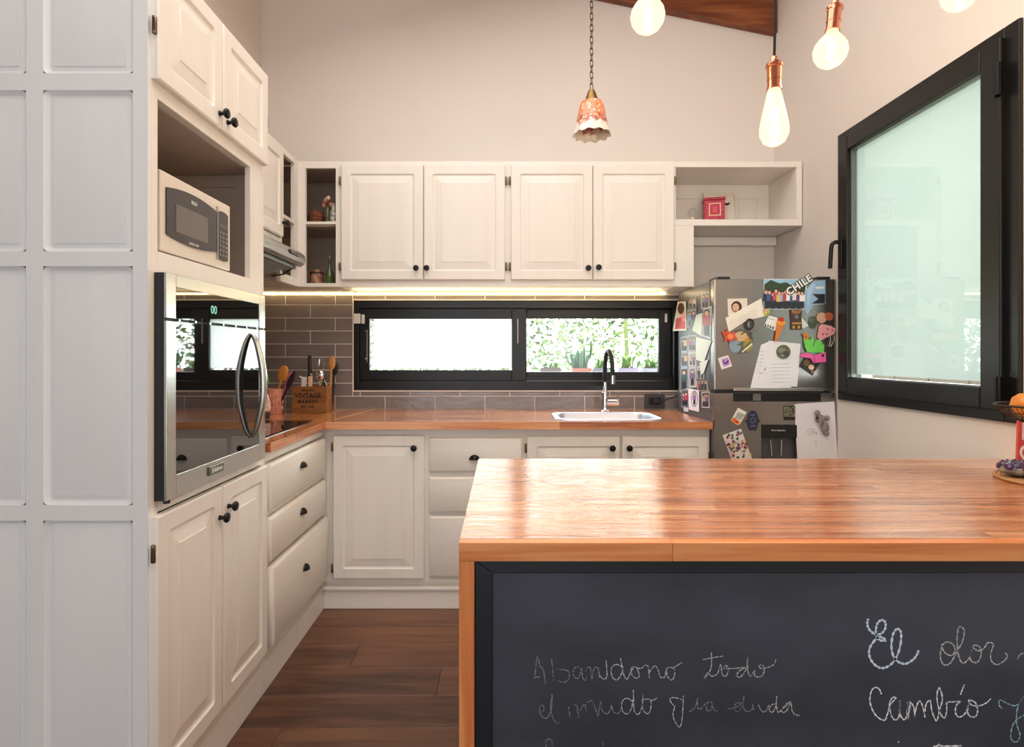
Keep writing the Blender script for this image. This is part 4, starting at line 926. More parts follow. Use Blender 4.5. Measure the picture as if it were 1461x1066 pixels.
flat('bird_card', 'small square white card with a purple bird at the left of the fridge', 'card', FM([(88, 760), (180, 733), (216, 830), (122, 862)]), (228, 222, 228), mp([((190, 140, 200), [(120, 770), (178, 752), (198, 815), (140, 838)]), ((90, 40, 110), [(130, 790), (160, 800), (180, 770), (188, 790), (165, 815), (140, 810)]), ((40, 30, 40), ell(138, 785, 6, 6))], FM), 0)
# lower door
pr = [((60, 60, 60), [(330+k*16, 330+k*6), (338+k*16, 333+k*6), (300+k*14, 400+k*5), (294+k*14, 397+k*5)]) for k in range(5)]+[((226, 120, 40), [(262, 400), (285, 390), (355, 440), (325, 470), (255, 430)]), ((170, 60, 20), [(285, 418), (335, 432), (315, 452)])]
flat('label_magnet', 'small white and orange striped magnet on the lower fridge door', 'magnet', FL([(330, 283), (425, 332), (350, 462), (318, 472), (250, 425)]), (228, 226, 216), mp(pr, FL), 0, th=.002)
pr = [((110, 112, 150), [(462, 355), (512, 355), (512, 368), (462, 368)]), ((110, 112, 150), ell(488, 420, 34, 30)), ((44, 44, 66), ell(488, 420, 26, 22)), ((110, 112, 150), [(458, 478), (518, 478), (518, 488), (458, 488)])]
flat('hand_magnet', 'navy hand-shaped amulet magnet on the lower fridge door', 'magnet', FL([(440, 360), (465, 322), (490, 312), (520, 322), (545, 370), (552, 410), (575, 430), (550, 450), (538, 500), (520, 535), (490, 528), (460, 535), (440, 500), (430, 450), (402, 430), (430, 410)]), (44, 44, 66), mp(pr, FL), 0, th=.004)
random.seed(11); pr = []
for i in range(7):
    for j in range(7):
        pr.append((random.choice([(214, 208, 170), (160, 176, 120), (90, 90, 70), (226, 222, 200)]), ell(838+i*17, 278+j*16, 6, 5, 6)))
flat('mosaic_magnet', 'black and cream mosaic-pattern magnet beside the tall white paper', 'magnet', FL([(830, 262), (955, 262), (955, 420), (832, 420)]), (34, 30, 22), mp(pr, FL), 0, th=.003)
random.seed(12); pr = []
for i in range(60):
    u, v = random.random(), random.random(); x_ = 175+u*185+v*110; y_ = 590-u*65+v*270
    pr.append((random.choice([(200, 150, 140), (90, 40, 70), (220, 190, 70), (60, 60, 110), (150, 40, 50), (226, 200, 190), (60, 90, 60), (120, 80, 130)]), ell(x_, y_, random.randint(9, 20), random.randint(9, 20), 7)))
flat('collage_photo', 'crowded colourful group photo tilted at the lower left of the fridge', 'photo', FL([(160, 585), (362, 513), (505, 900), (300, 960)]), (224, 214, 206), mp(pr, FL), 0)
flat('drawing_paper', 'tall white paper with a faint drawing covering the right of the dispenser', 'paper', FL([(945, 250), (980, 240), (1385, 214), (1400, 500), (1425, 930), (985, 930), (958, 500)]), (232, 228, 232), mp([((190, 186, 190), ell(1130, 545, 45, 38)), ((226, 222, 226), ell(1130, 545, 38, 32)), ((70, 66, 68), ell(1140, 548, 7, 7)), ((70, 66, 68), ell(1185, 565, 8, 7)), ((200, 196, 200), [(1175, 640), (1185, 640), (1190, 695), (1180, 695)])], FL), 1)
o = thing('koala_magnet', 'grey felt koala magnet holding the tall white paper', 'magnet', (fxx(1172), YFR-.006, fz(604)))
def loc3(x, y): return (fxx(1010+x/7.69)-fxx(1172), fz(545+y/7.69)-fz(604))
felt = mat('grey_felt', (150, 140, 134), .95, var=.2, vscale=(80, 80, 80), bump=.3, bscale=(200, 200, 200))
m = MB()
for x_, y_, rx, rz in ((1265, 500, .019, .029), (1275, 555, .014, .014)): q = loc3(x_, y_); m.ball((q[0], -.010, q[1]), (rx, .010, rz), 12, 8)
m.build('body', felt, o, smooth=True)
for nm, x_, y_, rx, rz in (('head', 1205, 400, .023, .020), ('ear', 1178, 335, .013, .014), ('ear', 1283, 392, .012, .013)):
    q = loc3(x_, y_); MB().ball((q[0], -.012, q[1]), (rx, .010, rz), 12, 8).build(nm, felt, o, smooth=True)
q = loc3(1165, 385); MB().ball((q[0], -.022, q[1]), (.006, .005, .008), 8, 6).build('nose', RUBBER, o, smooth=True)
q0, q1, q2 = loc3(1240, 390), loc3(1195, 440), loc3(1200, 490)
MB().tube([(q0[0], -.022, q0[1]), (q1[0], -.020, q1[1]), (q2[0], -.016, q2[1])], .003, 6).build('arm', mat('tan_felt', (180, 140, 110), .9), o, smooth=True)

# photos on the fridge side
def SM(pts, ox=950, oy=400, s=5.325):
    out = []
    for x, y in pts:
        px, py = ox+x/s, oy+y/s; Y = FX0*F/(px-CX); out.append((Y, H-(py-CY)*Y/F))
    return out
GS = 'snapshots on the side of the fridge'
SP = [
 ([(95, 163), (157, 160), (165, 380), (58, 386)], 'photo of a person in red at the top left of the fridge side', (232, 222, 216), 'big', 3),
 ([(165, 152), (238, 118), (240, 205), (168, 216)], 'dark snapshot second along the top row of the fridge side', (60, 48, 54), 'two', 0),
 ([(268, 95), (331, 82), (332, 214), (270, 220)], 'purple-toned snapshot at the top right of the fridge side', (196, 186, 190), 'two', 0),
 ([(290, 218), (352, 192), (346, 452), (268, 420)], 'pale blue photo of a person at the right edge of the fridge side', (206, 214, 216), 'one', 1),
 ([(162, 215), (236, 205), (240, 335), (160, 372)], 'dark photo below the top row in the middle of the fridge side', (120, 110, 112), 'two', 1),
 ([(236, 262), (282, 250), (275, 425), (205, 380)], 'pale greenish note in the upper middle of the fridge side', (214, 224, 208), 'none', 2),
 ([(115, 432), (166, 426), (166, 540), (118, 546)], 'snapshot in the left column halfway down the fridge side', (196, 200, 204), 'two', 0),
 ([(169, 420), (233, 418), (233, 538), (171, 540)], 'snapshot in the second column halfway down the fridge side', (190, 184, 184), 'two', 0),
 ([(235, 430), (352, 460), (292, 625), (233, 602)], 'large pale green-white sheet on the fridge side', (222, 228, 216), 'none', 2),
 ([(262, 628), (330, 600), (296, 700), (272, 720)], 'curled white paper corner under the pale sheet on the fridge side', (228, 226, 224), 'none', 3),
 ([(120, 549), (169, 544), (168, 654), (115, 660)], 'bluish snapshot low in the left column of the fridge side', (170, 182, 196), 'two', 0),
 ([(172, 544), (233, 542), (233, 655), (173, 658)], 'pinkish snapshot in the second column below the middle of the fridge side', (206, 190, 190), 'two', 0),
 ([(117, 664), (170, 660), (168, 826), (106, 850)], 'tall narrow snapshot near the cable tag on the fridge side', (186, 186, 190), 'one', 0),
 ([(174, 662), (233, 659), (233, 812), (174, 816)], 'tall snapshot in the second column near the bottom of the fridge side', (200, 196, 196), 'one', 0),
 ([(236, 645), (298, 652), (298, 758), (237, 752)], 'small dark snapshot in the third column of the fridge side', (96, 84, 96), 'two', 1),
 ([(236, 768), (314, 764), (330, 842), (252, 840)], 'curved strip of four small portraits low on the fridge side', (224, 186, 170), 'three', 2),
 ([(120, 832), (171, 828), (174, 955), (121, 966)], 'purplish snapshot in the bottom left of the fridge side', (150, 146, 170), 'two', 1),
 ([(174, 820), (256, 836), (257, 1000), (180, 982)], 'photo of a person in an oval at the bottom of the fridge side', (226, 214, 220), 'oval', 2),
 ([(276, 850), (334, 845), (334, 970), (278, 966)], 'white-bordered dark photo at the bottom right of the fridge side', (232, 228, 226), 'dark', 1),
 ([(136, 964), (172, 966), (172, 1000), (136, 996)], 'tiny photo corner at the very bottom left of the fridge side', (206, 206, 210), 'none', 0),
]
random.seed(21)
for pts_, lab, base, kind, ly in SP:
    x_a, x_b = min(p[0] for p in pts_), max(p[0] for p in pts_); y_a, y_b = min(p[1] for p in pts_), max(p[1] for p in pts_)
    w_, h_ = x_b-x_a, y_b-y_a; mx_, my_ = sum(p[0] for p in pts_)/4, sum(p[1] for p in pts_)/4
    pr = []
    inner = [(mx_+(x-mx_)*.88, my_+(y-my_)*.9) for x, y in pts_]
    rc = lambda: random.choice([(70, 50, 80), (40, 40, 60), (170, 60, 70), (110, 130, 160), (214, 206, 200), (60, 90, 90), (190, 150, 120), (120, 90, 130)])
    if kind != 'none': pr.append(((random.randint(90, 190),)*3 if kind != 'dark' else (70, 46, 60), inner))
    if kind == 'big': pr = [((214, 206, 198), inner), ((190, 50, 44), [(75, 370), (85, 290), (150, 270), (158, 370)]), ((226, 120, 110), ell(140, 280, 16, 34)), ((88, 48, 34), ell(122, 215, 26, 44)), ((222, 160, 130), ell(140, 262, 12, 16))]
    if kind in ('one', 'dark'): pr += person(mx_, y_b-h_*.12, h_*.75, rc()) 
    if kind in ('two', 'dark'): pr += person(mx_-w_*.18, y_b-h_*.12, h_*.66, rc())+person(mx_+w_*.2, y_b-h_*.1, h_*.72, rc())
    if kind == 'three':
        for k in range(3): pr += person(x_a+w_*(.25+.25*k), y_b-6, h_*.8, rc())
    if kind == 'oval': pr = [((90, 84, 140), ell(222, 900, 26, 62, 18)), ((230, 224, 226), ell(222, 900, 21, 54, 18))]+person(222, 945, 90, (150, 110, 170))
    flat('photo' if kind != 'none' else 'note', lab, 'photo' if kind != 'none' else 'note', SM(pts_), base, mp(pr, SM), ly, GS, side=True)

# ------------------------------------------------------------------ island
YI0, YI1, ZI = .98, 1.75, .89
IX0, IX1 = -.0775, XR-.004
isl = thing('kitchen_island', 'kitchen island with glossy orange wood top and chalkboard front', 'island', (0, 0, 0))
random.seed(9)
TH = .033
MB().box(IX0+.001, IX1, YI0+.022, YI1-.001, ZI-TH, ZI-.012).build('top_core', EDGEW, isl)
y = YI0+.0215; row = 0
while y < YI1-.004:
    wd = .0364; x = IX0-random.uniform(0, .5)
    while x < IX1:
        L_ = random.uniform(.35, .75); a, bb = max(x, IX0), min(x+L_, IX1)
        if bb-a > .005:
            tl = random.uniform(-.0022, .0022)
            cx_, cy_ = (a+bb)/2, y+wd/2
            MB().box(a-cx_+.0001, bb-cx_-.0001, -wd/2+.0001, wd/2-.0001, -.012, 0).build('stave', STAVE, isl, loc=(cx_, cy_, ZI), rot=(tl, 0, 0))
        x += L_
    y += wd; row += 1
# front edge boards
ex = [IX0, P(960, 0, YI0)[0], IX1]
for a, bb in zip(ex, ex[1:]): MB().box(a+.0002, bb-.0002, YI0, YI0+.0213, ZI-TH, ZI-.0002).build('edge_board', EDGEW, isl, bevel=.0012)
MB().box(IX0, IX0+.027, YI0+.001, YI1-.001, 0, ZI-TH-.0004).build('end_post', POSTW, isl, bevel=.0012)
MB().box(IX0+.028, IX1, 1.006, YI1-.02, .0, ZI-TH-.001).build('body', PAINT, isl)
zb = .06
fx0, fx1 = IX0+.028, IX1; zt_ = ZI-TH-.0005; fw = .030
m = MB()
m.prism([(fx0, zb), (fx0+fw, zb+fw), (fx0+fw, zt_-.022), (fx0, zt_)], .984, 1.005).build('board_frame', SLATEF, isl, bevel=.0015)
MB().prism([(fx0+.0004, zt_), (fx0+fw+.0004, zt_-.022), (fx1-fw, zt_-.022), (fx1, zt_)], .984, 1.005).build('board_frame', SLATEF, isl, bevel=.0015)
MB().prism([(fx0, zb), (fx1, zb), (fx1-fw, zb+fw), (fx0+fw, zb+fw)], .984, 1.005).build('board_frame', SLATEF, isl, bevel=.0015)
MB().prism([(fx1, zb), (fx1, zt_), (fx1-fw, zt_-.022), (fx1-fw, zb+fw)], .984, 1.005).build('board_frame', SLATEF, isl, bevel=.0015)
YBD = .992
bd = MB().rings(fx0+fw-.001, fx1-fw+.001, zb+fw, zt_-.021, 1.004, [(0, 0, .002), (0, .011, .002), (.0015, 1.004-YBD, .002)], seg=1).build('chalkboard', SLATE, isl)
# handwriting: strokes as thin chalk ribbons on the board
def write(strokes, ox, oy, s, m_, w, name='chalk_writing'):
    m = MB()
    for st in strokes:
        pts = [(ox+x/s, oy+y/s) for x, y in st]; pts = [( (px-CX)*YBD/F, H-(py-CY)*YBD/F) for px, py in pts]
        pts = cat(pts, 6) if len(pts) > 2 else pts
        n = len(pts); vs = []
        for i, p in enumerate(pts):
            q0, q1 = pts[max(i-1, 0)], pts[min(i+1, n-1)]; dx, dz = q1[0]-q0[0], q1[1]-q0[1]; l_ = math.hypot(dx, dz) or 1
            ww = w*(.75+.35*math.sin(i*1.7))
            vs += [(p[0]-dz/l_*ww, YBD-.0004, p[1]+dx/l_*ww), (p[0]+dz/l_*ww, YBD-.0004, p[1]-dx/l_*ww)]
        m.add(vs, [(2*i, 2*i+1, 2*i+3, 2*i+2) for i in range(n-1)])
    return m.build(name, m_, bd)
w1, w2 = .0014, .0010
write([[(155, 70), (148, 110), (165, 155), (205, 188), (250, 188), (285, 150), (288, 100), (262, 80), (230, 100), (215, 150), (218, 200), (245, 235), (290, 238), (255, 212), (215, 228), (170, 290), (163, 350), (190, 410), (240, 448), (290, 448), (345, 410), (390, 330), (410, 230), (405, 165), (375, 150), (345, 200), (335, 290), (355, 370), (400, 410), (450, 418), (505, 385), (535, 345), (545, 312)]], 1210, 870, 5.438, CHB, w1*1.7).__setitem__('label', 'large pale blue chalk word El')
write([[(725, 265), (740, 320), (780, 352), (815, 345), (828, 300), (800, 258), (750, 255), (722, 300), (715, 370), (735, 420), (770, 428), (805, 395), (845, 320), (885, 250), (900, 160), (862, 132), (845, 200), (850, 320), (870, 395), (900, 412), (940, 370), (960, 290), (945, 370), (965, 405), (1005, 405), (1030, 350), (1020, 290), (975, 275), (975, 300), (1010, 318), (1050, 300), (1085, 255), (1125, 270), (1105, 340), (1110, 395), (1150, 425), (1205, 400), (1235, 360), (1218, 335)],
       ], 1210, 870, 5.438, CHM, w1)
write([[(258, 655), (240, 615), (210, 603), (180, 630), (168, 700), (185, 770), (225, 830), (280, 858), (300, 820), (325, 740), (370, 685), (340, 685), (318, 740), (335, 820), (365, 855), (395, 820), (400, 700), (400, 800), (430, 852), (455, 820), (460, 710), (462, 850)],
       [(462, 850), (480, 740), (480, 715), (510, 760), (512, 845)], [(512, 845), (530, 750), (555, 708), (580, 760), (595, 835)], [(595, 790), (605, 730), (635, 705), (650, 790), (685, 862), (705, 790), (730, 690), (705, 605), (688, 680), (710, 790), (745, 840), (765, 780), (765, 722), (810, 715), (870, 710)],
       [(870, 710), (835, 750), (835, 810), (865, 832), (910, 800), (940, 720), (925, 790), (950, 830), (990, 825), (1003, 780), (985, 720), (935, 700), (960, 740), (1030, 742), (1080, 715), (1105, 690)], [(870, 658), (885, 620), (900, 583)]], 1210, 870, 5.438, CHW, w1)
write([[(1312, 385), (1330, 350), (1362, 335)], [(1192, 768), (1168, 735), (1180, 700), (1230, 725), (1290, 745), (1330, 720), (1362, 668)], [(1362, 668), (1320, 740), (1305, 830), (1310, 900), (1332, 970), (1315, 1020), (1280, 1022), (1260, 980), (1275, 900), (1310, 850), (1362, 818)]], 1210, 870, 5.438, CHC, w2*1.2)
write([[(660, 1062), (700, 1055), (760, 1058), (880, 1054)], [(700, 1040), (712, 1066)], [(386, 1026), (394, 1028)]], 1210, 870, 5.438, CHW, w1*1.2)
# faded text on the left
write([[(80, 310), (90, 220), (105, 105), (130, 190), (160, 230), (178, 350)], [(80, 292), (130, 292)], [(235, 130), (243, 210), (255, 325)], [(243, 255), (250, 290)], [(285, 215), (330, 225), (385, 240), (395, 300), (350, 340), (290, 325)], [(505, 225), (460, 200), (430, 240), (440, 290), (480, 300), (508, 215), (515, 290), (540, 320), (555, 215)], [(545, 320), (555, 215), (585, 210), (600, 310), (615, 225), (650, 205), (668, 300)]], 750, 920, 6.352, CHF, w2)
write([[(655, 205), (668, 270), (700, 308), (735, 290), (730, 165), (726, 140)], [(870, 200), (820, 178), (775, 215), (785, 290), (825, 318), (865, 270), (880, 190)], [(860, 120), (872, 200), (888, 270), (918, 312), (950, 250), (985, 200), (1015, 230), (1028, 290), (990, 300), (958, 260), (960, 205), (990, 198)], [(990, 198), (1040, 215), (1085, 180)], [(1085, 180), (1110, 200), (1120, 300)], [(1120, 250), (1170, 190), (1200, 230), (1220, 290), (1260, 290), (1280, 215), (1340, 210), (1350, 270), (1325, 318), (1285, 285), (1275, 220)], [(1330, 215), (1360, 195), (1415, 160)]], 750, 920, 6.352, CHM, w2)
write([[(128, 615), (165, 590), (160, 550), (130, 560), (128, 615), (150, 650), (200, 660), (235, 560), (240, 440), (225, 560), (245, 660), (280, 708), (305, 705)], [(390, 560), (400, 640), (410, 655)], [(440, 540), (465, 560), (480, 660)], [(490, 600), (530, 540), (545, 580), (550, 610)], [(560, 520), (600, 510), (640, 600), (655, 645), (680, 510), (690, 590), (740, 625), (775, 560), (775, 505), (790, 600), (840, 620), (865, 580)]], 750, 920, 6.352, CHF, w2)
write([[(965, 510), (920, 485), (880, 505), (868, 560), (885, 610), (925, 625), (960, 570), (972, 500)], [(975, 410), (978, 520), (985, 600), (1020, 630), (1055, 560), (1065, 445)], [(1055, 490), (1065, 590), (1105, 625), (1130, 590), (1130, 500), (1070, 495)], [(1130, 505), (1160, 500), (1190, 482)], [(1428, 500), (1350, 478), (1310, 490), (1320, 530), (1350, 560), (1335, 620), (1350, 690), (1392, 745), (1415, 690), (1425, 560), (1428, 460)]], 750, 920, 6.352, CHM, w2)
write([[(400, 135), (480, 118), (580, 103)], [(475, 70), (478, 160), (465, 230), (410, 310), (440, 255), (480, 285), (530, 260), (560, 180), (575, 270), (610, 280), (632, 215), (605, 188), (595, 215), (700, 212), (780, 205)], [(785, 205), (725, 240), (705, 280), (740, 290), (790, 220), (805, 110), (805, 230), (830, 285), (870, 230), (870, 285), (930, 285), (955, 230), (940, 185), (905, 190), (930, 215), (1000, 200), (1050, 170), (1058, 130)]], 940, 920, 6.352, CHM, w2)
write([[(275, 610), (330, 560), (350, 480), (350, 570), (385, 575), (440, 520), (430, 590), (470, 590), (480, 525), (440, 520)], [(480, 520), (500, 590), (530, 597)], [(620, 580), (690, 570), (750, 530), (700, 530), (685, 580), (720, 605), (762, 550)], [(770, 460), (765, 560), (790, 600), (840, 590), (850, 540), (860, 590)]], 940, 920, 6.352, CHF, w2)
write([[(900, 540), (930, 600), (970, 600), (1000, 540)], [(1068, 465), (1064, 540), (1080, 610), (1120, 580), (1200, 510)], [(1062, 535), (1020, 545), (1000, 590), (1030, 610), (1064, 550)], [(1200, 510), (1150, 540), (1110, 600), (1150, 605), (1195, 530), (1205, 590), (1230, 630), (1278, 640)]], 940, 920, 6.352, CHM, w2)
write([[(185, 925), (185, 870), (215, 855), (240, 880), (240, 925)], [(700, 880), (702, 910)]], 750, 920, 6.352, CHF, w2)

# ------------------------------------------------------------------ objects on the right end of the island
wick = mat('straw_weave', (192, 140, 92), .85, var=.3, vscale=(90, 90, 90), bump=.4, bscale=(200, 200, 200))
MC = (1.43, 1.437)
mt = thing('woven_placemat', 'round woven straw mat at the right end of the island', 'placemat', (MC[0], MC[1], ZI+.001))
for k in range(14):
    r_ = .006+k*.0095
    MB().tube([(r_*math.cos(2*PI*i/40), r_*math.sin(2*PI*i/40), .0045) for i in range(40)], .0047, 6, closed=True).build('coil', wick, mt, smooth=True)
gd = thing('amethyst_geode', 'purple amethyst geode with pale rind resting on the woven mat', 'crystal', (1.345, 1.462, ZI+.0105))
random.seed(31)
m = MB(); m.ball((0, 0, .020), (.046, .036, .020), 14, 7)
for i, v in enumerate(m.v): m.v[i] = (v[0]*(1+random.uniform(-.08, .08)), v[1]*(1+random.uniform(-.08, .08)), max(0, v[2]*(1+random.uniform(-.12, .12))))
m.build('rind', mat('grey_green_rind', (150, 146, 126), .6, var=.6, vscale=(60, 60, 60), vcol=(60, 66, 56)), gd)
am = mat('amethyst_crystal', (98, 66, 110), .12, 0, var=.6, vscale=(60, 60, 60), vcol=(46, 26, 58), spec=.8)
for k in range(110):
    a = random.random()*2*PI; r_ = math.sqrt(random.random()); x_, y_ = r_*.044*math.cos(a), r_*.034*math.sin(a); h_ = random.uniform(.006, .013)
    zz = .026+.008*(1-r_*r_); s_ = random.uniform(.004, .0065); m = MB()
    m.lathe([(s_, -.006), (s_, h_*.5), (.0001, h_)], (0, 0, 0), 'z', 6); m.build('crystal', am, gd, loc=(x_, y_, zz), rot=(random.uniform(-.5, .5), random.uniform(-.5, .5), a))
# wire bowl on a stand
wire = mat('dark_wire', (62, 54, 46), .35, .7)
fb = thing('wire_fruit_bowl', 'dark wire fruit bowl raised on a stem over the woven mat', 'bowl', (MC[0], MC[1], ZI+.0105))
zr = .185
MB().lathe([(.0001, 0), (.05, 0), (.05, .004), (.010, .012), (.007, .02), (.007, .130), (.0001, .130)], n=18).build('stand', wire, fb, smooth=True)
RB = .130
bowl = [(RB, zr), (.118, zr-.018), (.098, zr-.034), (.07, zr-.046), (.04, zr-.052), (.008, zr-.054)]
MB().tube([(RB*math.cos(2*PI*i/48), RB*math.sin(2*PI*i/48), zr) for i in range(48)], .0032, 6, closed=True).build('rim', wire, fb, smooth=True)
for r_, z_ in bowl[1:-1]: MB().tube([(r_*math.cos(2*PI*i/40), r_*math.sin(2*PI*i/40), z_) for i in range(40)], .0012, 4, closed=True).build('wire_ring', wire, fb)
rib = None
for k in range(64):
    a = 2*PI*k/64
    if rib is None: rib = MB().tube([(r_, 0, z_) for r_, z_ in bowl], .0011, 4).mesh('wire_rib', wire)
    o = bpy.data.objects.new('wire_rib', rib); C.objects.link(o); o.parent = fb; o.rotation_euler = (0, 0, a)
def fruit(x, y, r_, col, label, top):
    o = thing('fruit', label, 'fruit', (x, y, top))
    MB().lathe([(.0001, -r_*.88), (r_*.4, -r_*.85), (r_*.8, -r_*.55), (r_, -.05*r_), (r_*.86, r_*.5), (r_*.45, r_*.82), (r_*.12, r_*.82), (.0001, r_*.76)], n=20).build('skin', col, o, smooth=True)
    MB().tube([(0, 0, r_*.76), (.002, 0, r_*1.05)], .002, 5).build('stem', mat('brown_stem', (90, 60, 30), .8), o)
fb0 = ZI+.0105+zr-.05
qy = mat('yellow_orange_fruit', (224, 150, 60), .4, var=.3, vscale=(20, 20, 20), vcol=(200, 120, 40))
fruit(1.358, 1.452, .036, qy, 'yellow-orange fruit nearest the left rim of the wire bowl', fb0+.052)
fruit(1.428, 1.40, .036, qy, 'yellow-orange fruit in the middle of the wire bowl', fb0+.042)
fruit(1.44, 1.485, .036, mat('orange_fruit', (222, 122, 40), .4), 'orange fruit at the back of the wire bowl', fb0+.045)
# red sign/book leaning on the wall
rb = thing('red_sign', 'red sign board with white capital letters leaning upright behind the geode', 'sign', (P(1441, 0, 1.62)[0]+.002, 1.60, ZI+.001))
rb.rotation_euler = (R(-6), R(9), R(6))
redc = mat('red_cover', (206, 70, 58), .5)
MB().box(0, .10, 0, .006, 0, .140).build('board', redc, rb, bevel=.0008)
MB().box(.012, .098, -.0006, -.0001, .086, .136).build('upper_panel', mat('pale_pink_panel', (232, 200, 196), .5), rb)
text_mb('CO', .062, .0003, align='LEFT', bold=.001).build('lettering', mat('white_letter', (236, 234, 228)), rb, loc=(.004, -.0005, .048), label='white capital letters')

# ------------------------------------------------------------------ hanging lamps
def chainlink_path(cx, cz0, h, r, ang):
    pts = []
    for i in range(12):
        a = 2*PI*i/12; x = r*math.cos(a); z = (h/2-r)*(1 if math.sin(a) > 0 else -1)+r*math.sin(a)
        pts.append((x*math.cos(ang), x*math.sin(ang), cz0+z))
    return pts
YL = 2.35
lx, lzt = P(844, 0, YL)[0], P(0, 128, YL)[2]
pd = thing('pendant_lamp', 'small pendant lamp with orange floral glass shade on a chain over the sink', 'lamp', (lx, YL, 0))
zc_top = ceil_z(lx)
LL = .030; z = lzt+.012; k = 0
lm = [MB().tube(chainlink_path(0, 0, LL, .0065, a), .0017, 5, closed=True).mesh('chain_link', mat('dark_chain', (52, 42, 34), .4, .8)) for a in (0.3, 0.3+PI/2)]
while z < zc_top-.03:
    o = bpy.data.objects.new('chain_link', lm[k % 2]); C.objects.link(o); o.parent = pd; o.location = (0, 0, z); z += LL*.82; k += 1
MB().lathe([(.05, zc_top-.02), (.05, zc_top-.008), (.01, zc_top-.035), (.0001, zc_top-.035)][::-1], n=20).build('ceiling_rose', BRASS, pd, smooth=True)
g = lambda py: P(0, py, YL)[2]
MB().lathe([(.0001, g(128)), (.012, g(129)), (.018, g(133)), (.022, g(138)), (.027, g(142)), (.030, g(144.5)), (.0001, g(144.5))], n=24).build('cap', BRASS, pd, smooth=True)
def shade_mat():
    m, t, b = nt('floral_glass'); tc = N(t, 'ShaderNodeTexCoord'); sp = N(t, 'ShaderNodeSeparateXYZ'); t.links.new(tc.outputs['Object'], sp.inputs[0])
    mr = N(t, 'ShaderNodeMapRange'); mr.inputs[1].default_value = g(198); mr.inputs[2].default_value = g(144); t.links.new(sp.outputs['Z'], mr.inputs[0])
    vn = N(t, 'ShaderNodeTexVoronoi', _Scale=55.0); t.links.new(tc.outputs['Object'], vn.inputs['Vector'])
    ad = N(t, 'ShaderNodeMath', operation='MULTIPLY_ADD'); ad.inputs[1].default_value = .3; t.links.new(vn.outputs['Distance'], ad.inputs[0]); t.links.new(mr.outputs[0], ad.inputs[2])
    rp = N(t, 'ShaderNodeValToRGB'); e = rp.color_ramp.elements; rp.color_ramp.interpolation = 'LINEAR'
    e[0].position = .0; e[0].color = srgb(226, 222, 208); e[1].position = 1; e[1].color = srgb(232, 132, 84)
    for p_, c_ in ((.44, (228, 220, 208)), (.50, (214, 150, 130)), (.58, (150, 84, 66)), (.68, (214, 130, 100)), (.80, (228, 140, 100))):
        q = e.new(p_); q.color = srgb(*c_)
    t.links.new(ad.outputs[0], rp.inputs[0])
    n2 = N(t, 'ShaderNodeTexNoise', _Scale=70.0); t.links.new(tc.outputs['Object'], n2.inputs['Vector'])
    mx = N(t, 'ShaderNodeMix', data_type='RGBA'); gt = N(t, 'ShaderNodeMath', operation='GREATER_THAN'); gt.inputs[1].default_value = .60
    t.links.new(n2.outputs['Fac'], gt.inputs[0]); t.links.new(gt.outputs[0], mx.inputs[0]); t.links.new(rp.outputs[0], mx.inputs[6]); mx.inputs[7].default_value = srgb(236, 206, 190)
    t.links.new(mx.outputs[2], b.inputs['Base Color']); b.inputs['Roughness'].default_value = .2; return m
m = MB(); nn = 48; vs = []; prf = [(.030, 144.5), (.046, 147), (.052, 153), (.058, 164), (.065, 176), (.074, 187), (.079, 193)]
prf2 = prf+[(.077, 193), (.072, 187), (.063, 176), (.056, 164), (.050, 153), (.044, 148)]
for r_, py in prf2:
    for i in range(nn):
        a = 2*PI*i/nn; wv = max(0, (py-176)/17); rr = r_*(1+.05*wv*math.cos(a*11)); zz = g(py+wv*1.4*math.sin(a*11+.6))
        vs.append((rr*math.cos(a), rr*math.sin(a), zz))
m.add(vs, [(j*nn+i, j*nn+(i+1) % nn, (j+1)*nn+(i+1) % nn, (j+1)*nn+i) for j in range(len(prf2)-1) for i in range(nn)])
m.build('glass_shade', shade_mat(), pd, smooth=True, angle=80)
MB().lathe([(.012, g(150)), (.012, g(160)), (.018, g(168)), (.022, g(176)), (.016, g(184)), (.0001, g(187))][::-1], n=16).build('bulb', mat('dark_red_bulb', (120, 20, 20), .2), pd, smooth=True)

